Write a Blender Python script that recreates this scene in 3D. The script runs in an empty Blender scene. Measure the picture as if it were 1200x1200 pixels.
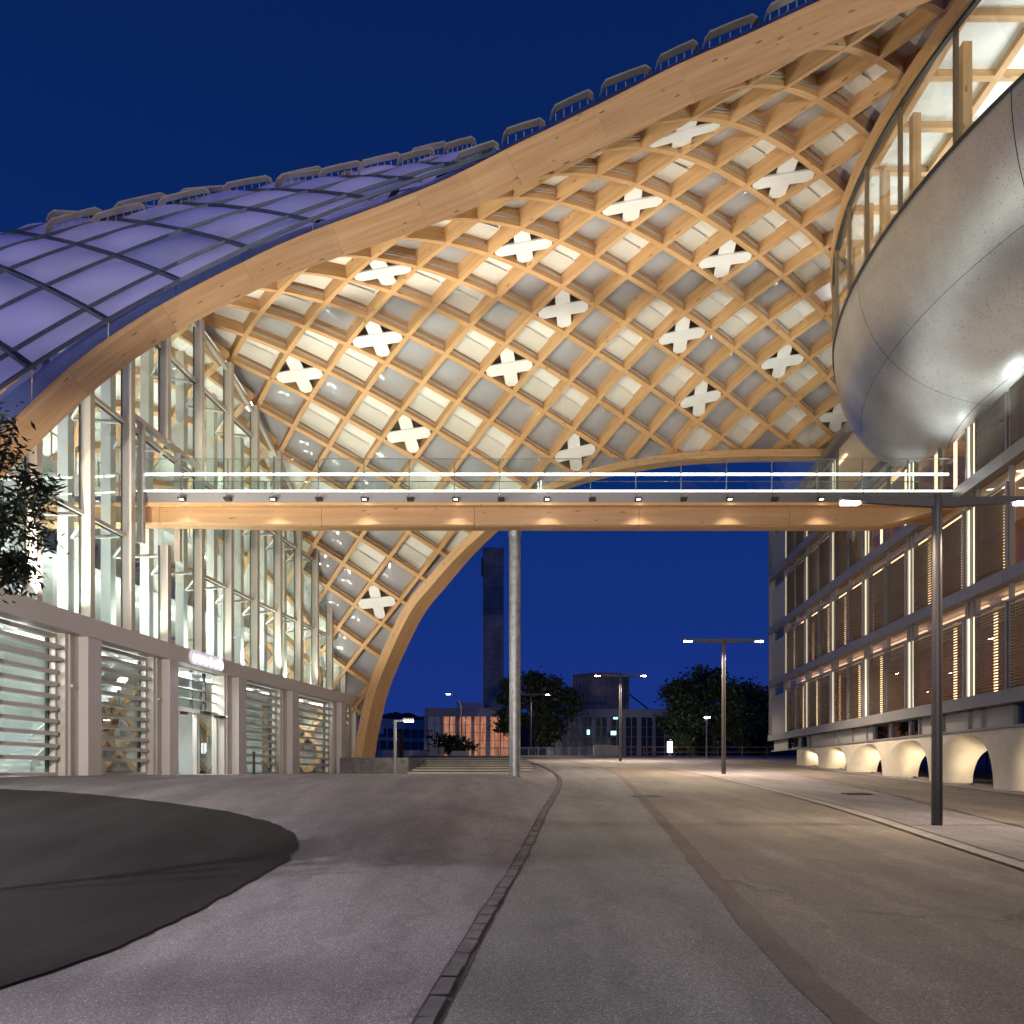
import bpy, math, random
import numpy as np
from mathutils import Vector, Matrix, noise as mnoise
random.seed(7)
SC = bpy.context.scene
COL = SC.collection
PI = math.pi
# ------------------------------------------------------------------ camera
# world origin = the camera's eye; +Y into the picture, +Z up; ground under the camera is at z = -1.6
F, CX, HZ = 1000.0, 600.0, 904.0            # focal length, optical centre and horizon, in photograph pixels
cam = bpy.data.cameras.new('camera'); camo = bpy.data.objects.new('camera', cam); COL.objects.link(camo)
cam.sensor_width = 36; cam.sensor_fit = 'AUTO'; cam.lens = 36 * F / 1200
cam.shift_y = (HZ - 600) / 1200
cam.clip_start = .05; cam.clip_end = 3000
camo.location = (0, 0, 0); camo.rotation_euler = (PI / 2, 0, 0)
SC.camera = camo
# ------------------------------------------------------------------ sky (dusk)
SKY = 1.0
wd = bpy.data.worlds.new('World'); SC.world = wd; wd.use_nodes = True
nt = wd.node_tree; nt.nodes.clear()
out = nt.nodes.new('ShaderNodeOutputWorld'); bg = nt.nodes.new('ShaderNodeBackground')
tc = nt.nodes.new('ShaderNodeTexCoord'); sx = nt.nodes.new('ShaderNodeSeparateXYZ'); rp = nt.nodes.new('ShaderNodeValToRGB')
nt.links.new(tc.outputs['Generated'], sx.inputs[0]); nt.links.new(sx.outputs['Z'], rp.inputs[0])
els = rp.color_ramp.elements
els[0].position = 0.0; els[0].color = (.0125, .034, .225, 1)
els[1].position = 1.0; els[1].color = (.002, .010, .062, 1)
for p, c in ((.12, (.0085, .031, .210)), (.32, (.0040, .0260, .165)), (.55, (.0028, .0185, .112))):
    e = els.new(p); e.color = (*c, 1)
nt.links.new(rp.outputs[0], bg.inputs[0]); bg.inputs[1].default_value = SKY
nt.links.new(bg.outputs[0], out.inputs[0])
SC.view_settings.view_transform = 'Standard'; SC.view_settings.look = 'None'
SC.view_settings.gamma = 1; SC.view_settings.exposure = 0; SC.view_settings.use_curve_mapping = False
SC.render.engine = 'CYCLES'
SC.cycles.use_denoising = True
SC.cycles.max_bounces = 8; SC.cycles.diffuse_bounces = 4; SC.cycles.glossy_bounces = 3
SC.cycles.transparent_max_bounces = 24; SC.cycles.transmission_bounces = 4
SC.cycles.sample_clamp_indirect = 4.0
SC.cycles.caustics_reflective = False; SC.cycles.caustics_refractive = False

# ------------------------------------------------------------------ helpers
def W(px, py, D):
    return Vector(((px - CX) / F * D, D, (HZ - py) / F * D))
def smooth(a, b, x):
    t = min(1, max(0, (x - a) / (b - a))); return t * t * (3 - 2 * t)
def interp(t, xs, ys):
    return float(np.interp(t, xs, ys))

class MB:
    def __init__(s): s.v = []; s.f = []; s.uv = []; s.sm = []; s.mi = []
    def face(s, pts, uvs=None, sm=False, mi=0):
        i = len(s.v); s.v += [tuple(p) for p in pts]; n = len(pts)
        s.f.append(tuple(range(i, i + n))); s.sm.append(sm); s.mi.append(mi)
        if uvs is None:
            p0 = Vector(pts[0]); e = (Vector(pts[1]) - p0); L = e.length or 1; e = e / L
            nn = e.cross(Vector(pts[-1]) - p0); nn = nn.normalized() if nn.length > 0 else Vector((0, 0, 1)); g = nn.cross(e)
            uvs = [((Vector(p) - p0).dot(e), (Vector(p) - p0).dot(g)) for p in pts]
        s.uv.append(list(uvs))
    def hexa(s, c, mi=0):   # 8 corners: bottom 0-3, top 4-7, each ring in order
        for q in ((0, 3, 2, 1), (4, 5, 6, 7), (0, 1, 5, 4), (1, 2, 6, 5), (2, 3, 7, 6), (3, 0, 4, 7)):
            s.face([c[k] for k in q], mi=mi)
    def box(s, x0, x1, y0, y1, z0, z1, mi=0):
        s.hexa([(x0, y0, z0), (x1, y0, z0), (x1, y1, z0), (x0, y1, z0), (x0, y0, z1), (x1, y0, z1), (x1, y1, z1), (x0, y1, z1)], mi)
    def grid(s, rows, sm=True, uvs=None, mi=0, closed=False):
        i = len(s.v); R = len(rows); Cn = len(rows[0])
        for r in rows: s.v += [tuple(p) for p in r]
        for a in range(R - 1):
            for b in range(Cn if closed else Cn - 1):
                b2 = (b + 1) % Cn
                q = (i + a * Cn + b, i + a * Cn + b2, i + (a + 1) * Cn + b2, i + (a + 1) * Cn + b)
                s.f.append(q); s.sm.append(sm); s.mi.append(mi)
                if uvs: s.uv.append([uvs[a][b], uvs[a][b2], uvs[a + 1][b2], uvs[a + 1][b]])
                else: s.uv.append([(b, a), (b + 1, a), (b + 1, a + 1), (b, a + 1)])
    def sweep(s, pts, sides, nrms, prof, caps=True, sm=False, mi=0):
        pts = [Vector(p) for p in pts]; L = [0]
        for k in range(1, len(pts)): L.append(L[-1] + (pts[k] - pts[k - 1]).length)
        n = len(prof); per = [0]
        for k in range(n):
            a, b = prof[k], prof[(k + 1) % n]; per.append(per[-1] + math.hypot(a[0] - b[0], a[1] - b[1]))
        rings = [[p + Vector(sd) * u + Vector(nm) * v for u, v in prof] for p, sd, nm in zip(pts, sides, nrms)]
        off = random.random() * 40
        for k in range(len(pts) - 1):
            for j in range(n):
                j2 = (j + 1) % n
                s.face([rings[k][j], rings[k + 1][j], rings[k + 1][j2], rings[k][j2]],
                       [(L[k] + off, per[j]), (L[k + 1] + off, per[j]), (L[k + 1] + off, per[j + 1]), (L[k] + off, per[j + 1])], sm, mi)
        if caps:
            s.face(list(reversed(rings[0])), mi=mi); s.face(rings[-1], mi=mi)
    def bar(s, p0, p1, w, h, up=(0, 0, 1), mi=0):
        p0 = Vector(p0); p1 = Vector(p1); t = (p1 - p0).normalized(); u = Vector(up)
        sd = t.cross(u)
        sd = sd.normalized() if sd.length > 1e-5 else Vector((1, 0, 0)); nm = sd.cross(t)
        pr = [(-w / 2, -h / 2), (w / 2, -h / 2), (w / 2, h / 2), (-w / 2, h / 2)]
        s.sweep([p0, p1], [sd, sd], [nm, nm], pr, mi=mi)
    def tube(s, pts, rad, seg=8, caps=True, mi=0):
        pts = [Vector(p) for p in pts]; rows = []
        if not hasattr(rad, '__len__'): rad = [rad] * len(pts)
        ref = None
        for k, p in enumerate(pts):
            t = (pts[min(k + 1, len(pts) - 1)] - pts[max(k - 1, 0)]).normalized()
            if ref is None: ref = t.cross(Vector((0, 0, 1))) if abs(t.z) < .95 else Vector((1, 0, 0))
            a = (ref - t * ref.dot(t)).normalized(); b = t.cross(a); ref = a
            rows.append([p + (a * math.cos(2 * PI * j / seg) + b * math.sin(2 * PI * j / seg)) * rad[k] for j in range(seg)])
        s.grid(rows, True, mi=mi, closed=True)
        if caps: s.face(list(reversed(rows[0])), mi=mi); s.face(rows[-1], mi=mi)
    def mesh(s, name, mats, off=(0, 0, 0)):
        me = bpy.data.meshes.new(name); ox, oy, oz = off
        me.from_pydata([(x - ox, y - oy, z - oz) for x, y, z in s.v], [], s.f)
        for m in (mats if isinstance(mats, (list, tuple)) else [mats]): me.materials.append(m)
        me.polygons.foreach_set('use_smooth', s.sm); me.polygons.foreach_set('material_index', s.mi)
        uvl = me.uv_layers.new(name='UVMap')
        flat = [c for u in s.uv for q in u for c in q]
        if len(flat) == 2 * len(me.loops): uvl.data.foreach_set('uv', flat)
        me.update(); return me

OFF = {}
def tag(o, label=None, cat=None, group=None, kind=None):
    if label: o['label'] = label
    if cat: o['category'] = cat
    if group: o['group'] = group
    if kind: o['kind'] = kind
    return o
def thing(name, loc, label, cat, group=None):
    o = bpy.data.objects.new(name, None); COL.objects.link(o); o.location = loc; o.empty_display_size = .3
    OFF[o.name] = tuple(loc); return tag(o, label, cat, group)
def put(name, mb, mats, parent=None, off=None):
    of = OFF[parent.name] if parent is not None else (off or (0, 0, 0))
    me = mb.mesh(name, mats, of) if isinstance(mb, MB) else mb
    o = bpy.data.objects.new(name, me); COL.objects.link(o)
    if parent is not None: o.parent = parent
    elif off: o.location = off
    OFF[o.name] = of; return o
def inst(name, me, loc, parent, rotz=0):        # shared mesh, local placement given in world coordinates
    o = bpy.data.objects.new(name, me); COL.objects.link(o); o.parent = parent
    of = OFF[parent.name]; o.location = (loc[0] - of[0], loc[1] - of[1], loc[2] - of[2]); o.rotation_euler = (0, 0, rotz)
    OFF[o.name] = of; return o
def kids(o): return [c for c in o.children]
def copy_tree(o, parent=None):
    c = o.copy(); COL.objects.link(c)
    if parent is not None: c.parent = parent
    for ch in list(o.children): copy_tree(ch, c)
    return c
def area(loc, to, size, power, col=(1, 1, 1), sizey=None, spread=PI, parent=None):
    l = bpy.data.lights.new('lamp_light', 'AREA'); l.energy = power; l.color = col; l.size = size; l.spread = spread
    if sizey: l.shape = 'RECTANGLE'; l.size_y = sizey
    o = bpy.data.objects.new('lamp_light', l); COL.objects.link(o); o.location = loc
    d = Vector(to) - Vector(loc); o.rotation_euler = d.to_track_quat('-Z', 'Y').to_euler(); return o
def spot(loc, to, power, col=(1, 1, 1), ang=120, blend=.6, rad=.05):
    l = bpy.data.lights.new('lamp_light', 'SPOT'); l.energy = power; l.color = col; l.spot_size = math.radians(ang); l.spot_blend = blend; l.shadow_soft_size = rad
    o = bpy.data.objects.new('lamp_light', l); COL.objects.link(o); o.location = loc
    d = Vector(to) - Vector(loc); o.rotation_euler = d.to_track_quat('-Z', 'Y').to_euler(); return o

# ------------------------------------------------------------------ materials
class NT:
    def __init__(s, name):
        s.m = bpy.data.materials.new(name); s.m.use_nodes = True; s.t = s.m.node_tree
        s.b = s.t.nodes['Principled BSDF']; s.o = s.t.nodes['Material Output']
    def n(s, typ, **kw):
        nd = s.t.nodes.new(typ)
        for k, v in kw.items():
            if k in nd.inputs.keys() if isinstance(k, str) else False: nd.inputs[k].default_value = v
            else: setattr(nd, k, v)
        return nd
    def l(s, a, b): s.t.links.new(a, b)
    def coord(s, kind='Object', scale=(1, 1, 1)):
        tc = s.n('ShaderNodeTexCoord'); mp = s.n('ShaderNodeMapping'); mp.inputs['Scale'].default_value = scale
        s.l(tc.outputs[kind], mp.inputs[0]); return mp.outputs[0]
    def noise(s, co, sc, det=4, rough=.55):
        nd = s.n('ShaderNodeTexNoise'); nd.inputs['Scale'].default_value = sc; nd.inputs['Detail'].default_value = det; nd.inputs['Roughness'].default_value = rough
        s.l(co, nd.inputs['Vector']); return nd.outputs['Fac']
    def ramp(s, fac, stops):
        r = s.n('ShaderNodeValToRGB'); e = r.color_ramp.elements
        e[0].position, e[0].color = stops[0][0], (*stops[0][1], 1); e[1].position, e[1].color = stops[-1][0], (*stops[-1][1], 1)
        for p, c in stops[1:-1]:
            q = e.new(p); q.color = (*c, 1)
        s.l(fac, r.inputs[0]); return r.outputs[0]
    def mix(s, fac, a, b, typ='MIX'):
        m = s.n('ShaderNodeMix'); m.data_type = 'RGBA'; m.blend_type = typ
        for sock, v in ((m.inputs['Factor'], fac), (m.inputs[6], a), (m.inputs[7], b)):
            if hasattr(v, 'is_output'): s.l(v, sock)
            elif isinstance(v, (tuple, list)): sock.default_value = (*v, 1)
            else: sock.default_value = v
        return m.outputs[2]
    def bump(s, h, st=.3, dist=.01):
        b = s.n('ShaderNodeBump'); b.inputs['Strength'].default_value = st; b.inputs['Distance'].default_value = dist
        s.l(h, b.inputs['Height']); s.l(b.outputs[0], s.b.inputs['Normal'])
    def rnd(s):
        return s.n('ShaderNodeObjectInfo').outputs['Random']

def plain(name, c, rough=.5, metal=0, var=.10, sc=3, spec=.5, bump=0):
    s = NT(name); co = s.coord(); f = s.noise(co, sc, 5)
    lo = tuple(x * (1 - var) for x in c); hi = tuple(min(1, x * (1 + var)) for x in c)
    s.l(s.ramp(f, [(.3, lo), (.7, hi)]), s.b.inputs['Base Color'])
    s.b.inputs['Roughness'].default_value = rough; s.b.inputs['Metallic'].default_value = metal
    s.b.inputs['Specular IOR Level'].default_value = spec
    if bump: s.bump(s.noise(co, sc * 12, 4), bump, .01)
    return s.m
def emit(name, c, st, base=(.8, .8, .8)):
    s = NT(name); s.b.inputs['Base Color'].default_value = (*base, 1)
    s.b.inputs['Emission Color'].default_value = (*c, 1); s.b.inputs['Emission Strength'].default_value = st; return s.m
def timber(name, tint=(1, 1, 1), rough=.55):
    s = NT(name)
    tc = s.n('ShaderNodeTexCoord'); UV = tc.outputs['UV']
    mp = s.n('ShaderNodeMapping'); mp.inputs['Scale'].default_value = (.55, 16, 1); s.l(UV, mp.inputs[0])
    g = s.noise(mp.outputs[0], 1.6, 6, .6)
    mp2 = s.n('ShaderNodeMapping'); mp2.inputs['Scale'].default_value = (.25, 5.0, 1); s.l(UV, mp2.inputs[0])
    lam = s.noise(mp2.outputs[0], 1.0, 1)
    c = lambda r, g_, b: (r * tint[0], g_ * tint[1], b * tint[2])
    base = s.ramp(g, [(.28, c(.40, .235, .112)), (.5, c(.52, .325, .165)), (.72, c(.61, .40, .215))])
    base = s.mix(lam, base, s.ramp(lam, [(.3, c(.44, .26, .125)), (.7, c(.62, .42, .23))]))
    mp3 = s.n('ShaderNodeMapping'); mp3.inputs['Scale'].default_value = (1.5, 5.2, 1); s.l(UV, mp3.inputs[0])
    vo = s.n('ShaderNodeTexVoronoi'); vo.inputs['Scale'].default_value = 1.0; s.l(mp3.outputs[0], vo.inputs['Vector'])
    wn = s.n('ShaderNodeTexWhiteNoise'); s.l(vo.outputs['Position'], wn.inputs['Vector'])
    mul = s.n('ShaderNodeMath', operation='MULTIPLY'); s.l(wn.outputs['Value'], mul.inputs[0]); mul.inputs[1].default_value = .17
    lt = s.n('ShaderNodeMath', operation='LESS_THAN'); s.l(vo.outputs['Distance'], lt.inputs[0]); s.l(mul.outputs[0], lt.inputs[1])
    ml = s.n('ShaderNodeMath', operation='MULTIPLY'); s.l(lt.outputs[0], ml.inputs[0]); ml.inputs[1].default_value = .9
    base = s.mix(ml.outputs[0], base, c(.20, .105, .05))
    # end joints between glued lengths
    s.l(base, s.b.inputs['Base Color']); s.b.inputs['Roughness'].default_value = rough
    s.bump(g, .15, .004); return s.m
M = {}
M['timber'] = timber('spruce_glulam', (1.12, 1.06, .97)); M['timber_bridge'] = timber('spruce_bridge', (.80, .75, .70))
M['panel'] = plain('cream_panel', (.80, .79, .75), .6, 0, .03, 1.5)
M['panelshade'] = plain('beige_shade_board', (.66, .635, .575), .6, 0, .04, 1.5)
M['cross'] = plain('white_acoustic_board', (.82, .82, .80), .6, 0, .03, 2)
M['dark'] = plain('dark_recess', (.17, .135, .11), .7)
def etfe():
    s = NT('grey_translucent_cushion'); co = s.coord('Object'); f = s.noise(co, .8, 3)
    s.l(s.ramp(f, [(.3, (.37, .37, .395)), (.7, (.41, .41, .435))]), s.b.inputs['Base Color'])
    s.b.inputs['Roughness'].default_value = .10; s.b.inputs['Specular IOR Level'].default_value = .9; return s.m
M['etfe'] = etfe()
def cushion():  # emission painted in for hall light shining through the cushions
    s = NT('glow_roof_cushion'); r = s.rnd(); co = s.coord('Object'); f = s.noise(co, .35, 3)
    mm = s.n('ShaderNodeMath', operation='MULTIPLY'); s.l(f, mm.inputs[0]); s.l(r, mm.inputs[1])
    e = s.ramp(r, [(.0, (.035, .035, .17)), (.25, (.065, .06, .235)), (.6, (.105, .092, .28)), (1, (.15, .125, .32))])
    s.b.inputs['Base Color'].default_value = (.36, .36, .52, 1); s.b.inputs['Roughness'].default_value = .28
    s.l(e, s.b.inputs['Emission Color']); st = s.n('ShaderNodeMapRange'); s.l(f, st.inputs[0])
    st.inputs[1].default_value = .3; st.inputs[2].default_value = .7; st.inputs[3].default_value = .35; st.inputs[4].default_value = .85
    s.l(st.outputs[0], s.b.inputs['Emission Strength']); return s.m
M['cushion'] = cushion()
M['bluemetal'] = plain('blue_roof_metal', (.14, .19, .40), .42, .25, .1, 2)
M['rib'] = plain('dark_roof_strip', (.07, .09, .13), .45, .3, .1)
M['hoop'] = plain('bronze_grey_guard', (.44, .40, .34), .5, .4, .12, 4)
M['beige'] = plain('beige_coated_metal', (.56, .51, .45), .42, .15, .05, .8)
M['band'] = plain('beige_band_panel', (.64, .60, .565), .45, .1, .04, .6)
M['white'] = plain('white_paint', (.80, .80, .78), .5, 0, .03)
M['whitegreen'] = plain('white_fin_behind_glass', (.78, .82, .77), .4, 0, .03)
M['teal'] = plain('pale_green_interior_wall', (.70, .75, .735), .5, 0, .06, .7)
M['gasket'] = plain('black_gasket', (.03, .03, .03), .5)
M['steel'] = plain('galvanised_steel', (.27, .27, .27), .45, .7, .3, 5)
M['greymetal'] = plain('grey_facade_metal', (.23, .225, .235), .4, .3, .06, .8)
M['lampmetal'] = plain('bronze_lamp_paint', (.042, .036, .038), .5, 0, .1, 3)
M['panelgrey'] = plain('grey_end_panel', (.30, .29, .28), .5, .1, .05, .5)
M['fascia'] = plain('grey_bridge_fascia', (.14, .135, .14), .42, .3, .06, .5)
M['bronze'] = plain('gold_bronze_frame', (.22, .165, .10), .4, .4, .08, 3)
M['roomglow'] = emit('warm_room_glow', (1, .70, .38), 4.5)  # glowing strips put in for the light streaks behind the louvres
M['led'] = emit('led_line', (1, .98, .92), 9); M['lamp'] = emit('lamp_glass', (1, .93, .80), 60)
M['lampfar'] = emit('lamp_glass_far', (1, .9, .75), 25)
M['warmstrip'] = emit('warm_light_strip', (1, .82, .50), 1.5); M['warmtube'] = emit('warm_ceiling_tube', (1, .60, .32), 2.4)
M['tube'] = emit('white_ceiling_tube', (1, .98, .9), 7)
M['signlight'] = emit('sign_letter_light', (.93, .91, 1), 6)
M['signhalo'] = emit('sign_halo_board', (.80, .76, 1), .42)  # glow painted as a board for the halo round the letters
def glass(name, tint=(.93, .97, .95), refl=1.0):
    s = NT(name); s.t.nodes.remove(s.b)
    tr = s.n('ShaderNodeBsdfTransparent'); tr.inputs[0].default_value = (*tint, 1)
    gl = s.n('ShaderNodeBsdfGlossy'); gl.inputs['Roughness'].default_value = .01; gl.inputs[0].default_value = (refl, refl, refl, 1)
    lw = s.n('ShaderNodeLayerWeight'); lw.inputs[0].default_value = .5; mx = s.n('ShaderNodeMixShader')
    pw = s.n('ShaderNodeMath', operation='POWER'); s.l(lw.outputs['Facing'], pw.inputs[0]); pw.inputs[1].default_value = 4.5
    ma = s.n('ShaderNodeMath', operation='MULTIPLY_ADD'); s.l(pw.outputs[0], ma.inputs[0]); ma.inputs[1].default_value = .8; ma.inputs[2].default_value = .035
    s.l(ma.outputs[0], mx.inputs[0]); s.l(tr.outputs[0], mx.inputs[1]); s.l(gl.outputs[0], mx.inputs[2]); s.l(mx.outputs[0], s.o.inputs[0]); return s.m
M['glass'] = glass('clear_glass'); M['glasswarm'] = glass('warm_office_glass', (.86, .82, .78)); M['glassdark'] = glass('dark_glass', (.45, .47, .5)); M['glassgreen'] = glass('green_edge_glass', (.87, .94, .915))
def ground_mat(name, lo, hi, speck=.35, big=.25, spec=.35, wear=1.0):
    s = NT(name); co = s.coord('Object')
    n1 = s.noise(co, 130, 2, .7); n2 = s.noise(co, .55, 5, .6)
    mp = s.n('ShaderNodeMapping'); mp.inputs['Scale'].default_value = (.9, .16, 1); mp.inputs['Rotation'].default_value = (0, 0, .35); s.l(co, mp.inputs[0])
    n3 = s.noise(mp.outputs[0], 1.1, 4, .6)
    base = s.ramp(n2, [(.3, lo), (.7, hi)])
    base = s.mix(big, base, s.ramp(n3, [(.35, tuple(x * .55 for x in lo)), (.65, tuple(x * 1.15 for x in hi))]))
    vo = s.n('ShaderNodeTexVoronoi'); vo.inputs['Scale'].default_value = 105; s.l(co, vo.inputs['Vector'])
    wn = s.n('ShaderNodeTexWhiteNoise'); s.l(vo.outputs['Position'], wn.inputs['Vector'])
    agg = s.ramp(wn.outputs['Value'], [(0, (.45, .45, .45)), (.55, (.9, .9, .9)), (.9, (1.15, 1.12, 1.1)), (1, (2.3, 2.2, 2.15))])
    base = s.mix(speck, base, s.mix(1, base, agg, 'MULTIPLY'))
    # wear: hairline cracks, dark blotches and faint tyre streaks
    cr = s.n('ShaderNodeTexVoronoi'); cr.feature = 'DISTANCE_TO_EDGE'; cr.inputs['Scale'].default_value = .22
    wob = s.n('ShaderNodeTexNoise'); wob.inputs['Scale'].default_value = 1.6; wob.inputs['Detail'].default_value = 6; s.l(co, wob.inputs['Vector'])
    va = s.n('ShaderNodeVectorMath', operation='MULTIPLY_ADD'); s.l(wob.outputs['Color'], va.inputs[0]); va.inputs[1].default_value = (1.1, 1.1, 0); s.l(co, va.inputs[2]); s.l(va.outputs[0], cr.inputs['Vector'])
    ck = s.ramp(cr.outputs['Distance'], [(.0, (.62, .60, .60)), (.0035, (.72, .71, .71)), (.008, (1, 1, 1))])
    cm = s.ramp(s.noise(co, .35, 2), [(.52, (0, 0, 0)), (.60, (1, 1, 1))])
    base = s.mix(cm, base, s.mix(1, base, ck, 'MULTIPLY'))
    blot = s.ramp(s.noise(co, 2.3, 5, .7), [(.60, (1, 1, 1)), (.70, (.80, .79, .79))])
    base = s.mix(.55 * wear, base, s.mix(1, base, blot, 'MULTIPLY'))
    mt = s.n('ShaderNodeMapping'); mt.inputs['Scale'].default_value = (2.6, .07, 1); mt.inputs['Rotation'].default_value = (0, 0, -.55); s.l(va.outputs[0], mt.inputs[0])
    tyre = s.ramp(s.noise(mt.outputs[0], 1.0, 3, .6), [(.46, (.80, .79, .80)), (.54, (1, 1, 1)), (.66, (1.07, 1.07, 1.07))])
    base = s.mix(.6 * wear, base, s.mix(1, base, tyre, 'MULTIPLY'))
    s.l(base, s.b.inputs['Base Color']); s.b.inputs['Roughness'].default_value = .82; s.b.inputs['Specular IOR Level'].default_value = spec
    s.bump(s.mix(.5, n1, vo.outputs['Distance']), .35, .006); return s.m
M['plaza'] = ground_mat('pale_grey_asphalt', (.180, .166, .178), (.240, .222, .236), .8, .5)
M['walk'] = ground_mat('grey_chip_asphalt', (.175, .172, .172), (.225, .222, .222), .8, .35)
M['road'] = ground_mat('tan_road_asphalt', (.150, .128, .112), (.225, .198, .172), .75, .4)
M['darkasphalt'] = ground_mat('fresh_black_asphalt', (.016, .0145, .016), (.027, .0245, .027), 1.0, .45, .12, .9)
M['stone'] = plain('gutter_stone', (.12, .11, .12), .8, 0, .35, 4, .3, .4)
M['joint'] = plain('gutter_joint', (.05, .042, .038), .9, 0, .3, 6)
M['rust'] = ground_mat('red_brown_kerb', (.11, .085, .075), (.17, .135, .12), .5, .5)
M['palekerb'] = plain('pale_kerb', (.24, .22, .20), .8, 0, .2, 5)
M['stepstone'] = plain('pale_step_stone', (.34, .31, .27), .8, 0, .15, 2)
M['concrete'] = plain('cast_concrete', (.46, .42, .36), .75, 0, .12, 1.4, .3, .15)
M['towerconc'] = plain('old_tower_concrete', (.36, .34, .33), .85, 0, .35, .45)
M['factory'] = plain('grey_factory_concrete', (.42, .41, .42), .85, 0, .15, .5)
M['tank'] = plain('brown_tank_cladding', (.36, .29, .28), .6, .2, .3, .4)
M['screen'] = plain('bronze_louvre_slat', (.15, .125, .11), .42, .5, .06, 2)
M['woodwall'] = plain('orange_room_wall', (.34, .18, .09), .6, 0, .2, 1.2)
M['roomdark'] = plain('dim_room', (.16, .12, .11), .8)
M['leaf'] = plain('dark_leaf', (.045, .062, .028), .55, 0, .5, 2)
M['leafnear'] = plain('olive_leaf', (.050, .072, .028), .5, 0, .4, 3)
M['bark'] = plain('bark', (.09, .07, .05), .9, 0, .3, 5)
M['hill'] = plain('night_forest', (.035, .04, .035), .9, 0, .4, .02)
M['bluewall'] = plain('pale_far_wall', (.6, .6, .64), .8, 0, .1, .2)
M['farwin'] = plain('far_dark_window', (.05, .055, .07), .15)
M['orangecurtain'] = emit('lit_orange_curtain', (1, .40, .20), .34, (.6, .3, .2))
def curtain_mat():
    s = NT('lit_orange_curtain'); co = s.coord('Object', (3.2, 1, .35)); f = s.noise(co, 1.4, 4, .7)
    s.l(s.ramp(f, [(.3, (.20, .055, .025)), (.5, (.42, .15, .07)), (.72, (.75, .36, .20))]), s.b.inputs['Emission Color']); s.b.inputs['Emission Strength'].default_value = .85
    s.b.inputs['Base Color'].default_value = (.5, .25, .15, 1); return s.m
M['orangecurtain'] = curtain_mat()
M['bluelight'] = emit('blue_room_light', (.25, .65, .75), 4)
M['redpaint'] = plain('red_paint', (.35, .03, .03), .5)
M['yellow'] = plain('yellow_sign', (.5, .30, .03), .5)
M['grass'] = plain('short_grass', (.10, .14, .03), .9, 0, .4, 6)
M['trap'] = plain('cast_iron', (.05, .048, .045), .6, .5)

def podmat():
    s = NT('perforated_silver_metal'); co = s.coord('Object')
    vo = s.n('ShaderNodeTexVoronoi'); vo.inputs['Scale'].default_value = 17; s.l(co, vo.inputs['Vector'])
    wn = s.n('ShaderNodeTexWhiteNoise'); s.l(vo.outputs['Position'], wn.inputs['Vector'])
    mu = s.n('ShaderNodeMath', operation='MULTIPLY'); s.l(wn.outputs['Value'], mu.inputs[0]); mu.inputs[1].default_value = .34
    lt = s.n('ShaderNodeMath', operation='LESS_THAN'); s.l(vo.outputs['Distance'], lt.inputs[0]); s.l(mu.outputs[0], lt.inputs[1])
    f = s.noise(co, .6, 4); fine = s.noise(co, 30, 3)
    base = s.ramp(f, [(.3, (.50, .51, .52)), (.7, (.66, .67, .68))])
    s.l(s.mix(lt.outputs[0], base, (.34, .335, .33)), s.b.inputs['Base Color'])
    s.b.inputs['Metallic'].default_value = .75
    mr = s.n('ShaderNodeMapRange'); s.l(f, mr.inputs[0]); mr.inputs[3].default_value = .26; mr.inputs[4].default_value = .40
    s.l(mr.outputs[0], s.b.inputs['Roughness']); s.bump(fine, .18, .02); return s.m
M['pod'] = podmat()

# ------------------------------------------------------------------ ground shape (a ramp of 3.9 % that meets a level forecourt)
XD_Y = [-12, 4.8, 7.1, 11, 18.8, 26.7, 34, 43, 57, 66, 78, 120]; XD_X = [-1.6, -.48, -.28, .11, .75, 1.47, 1.94, 1.95, 1.4, 0, -3, -8]
def xd(y): return interp(y, XD_Y, XD_X)
def zg(x, y):
    pl = -1.6 + .039 * min(max(y, -10), 78)
    if y < 56:
        lf = min(pl + max(0, -.12 - pl) * smooth(7, 26, y), -.12)
    else:
        lf = -.12 + (max(.9, pl) + .0 + .12) * smooth(55.6, 56.2, y) if x > -9.4 else -.12
    w = smooth(xd(y) - 2.3, xd(y) + .3, x)
    return lf * (1 - w) + pl * w
def gp(px, py):
    f = lambda Y: -(py - HZ) / F * Y - zg((px - CX) / F * Y, Y)
    lo = 2.0
    a = lo
    while a < 140:
        b = a + .5
        if f(a) >= 0 >= f(b) or f(a) <= 0 <= f(b):
            for _ in range(40):
                m = (a + b) / 2
                if (f(a) >= 0) == (f(m) >= 0): a = m
                else: b = m
            return (px - CX) / F * a, a
        a = b
    return (px - CX) / F * 100, 100
xs = sorted(set(np.round(np.concatenate([np.arange(-16, 18, .5), np.arange(-60, -16, 3), np.arange(18, 62, 3), [-900, -500, -250, -120, 120, 250, 500, 900]]), 3)))
ys = sorted(set(np.round(np.concatenate([np.arange(-4, 64, .5), [55.6, 55.8, 56.2], np.arange(64, 130, 2), [-60, -25, -12, -8, 140, 200, 400, 900, 1600]]), 3)))
mb = MB(); mb.grid([[(x, y, zg(x, y)) for x in xs] for y in ys])
o = put('ground', mb, M['plaza']); tag(o, 'pale grey asphalt forecourt sloping up from the camera', kind='structure')

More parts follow.
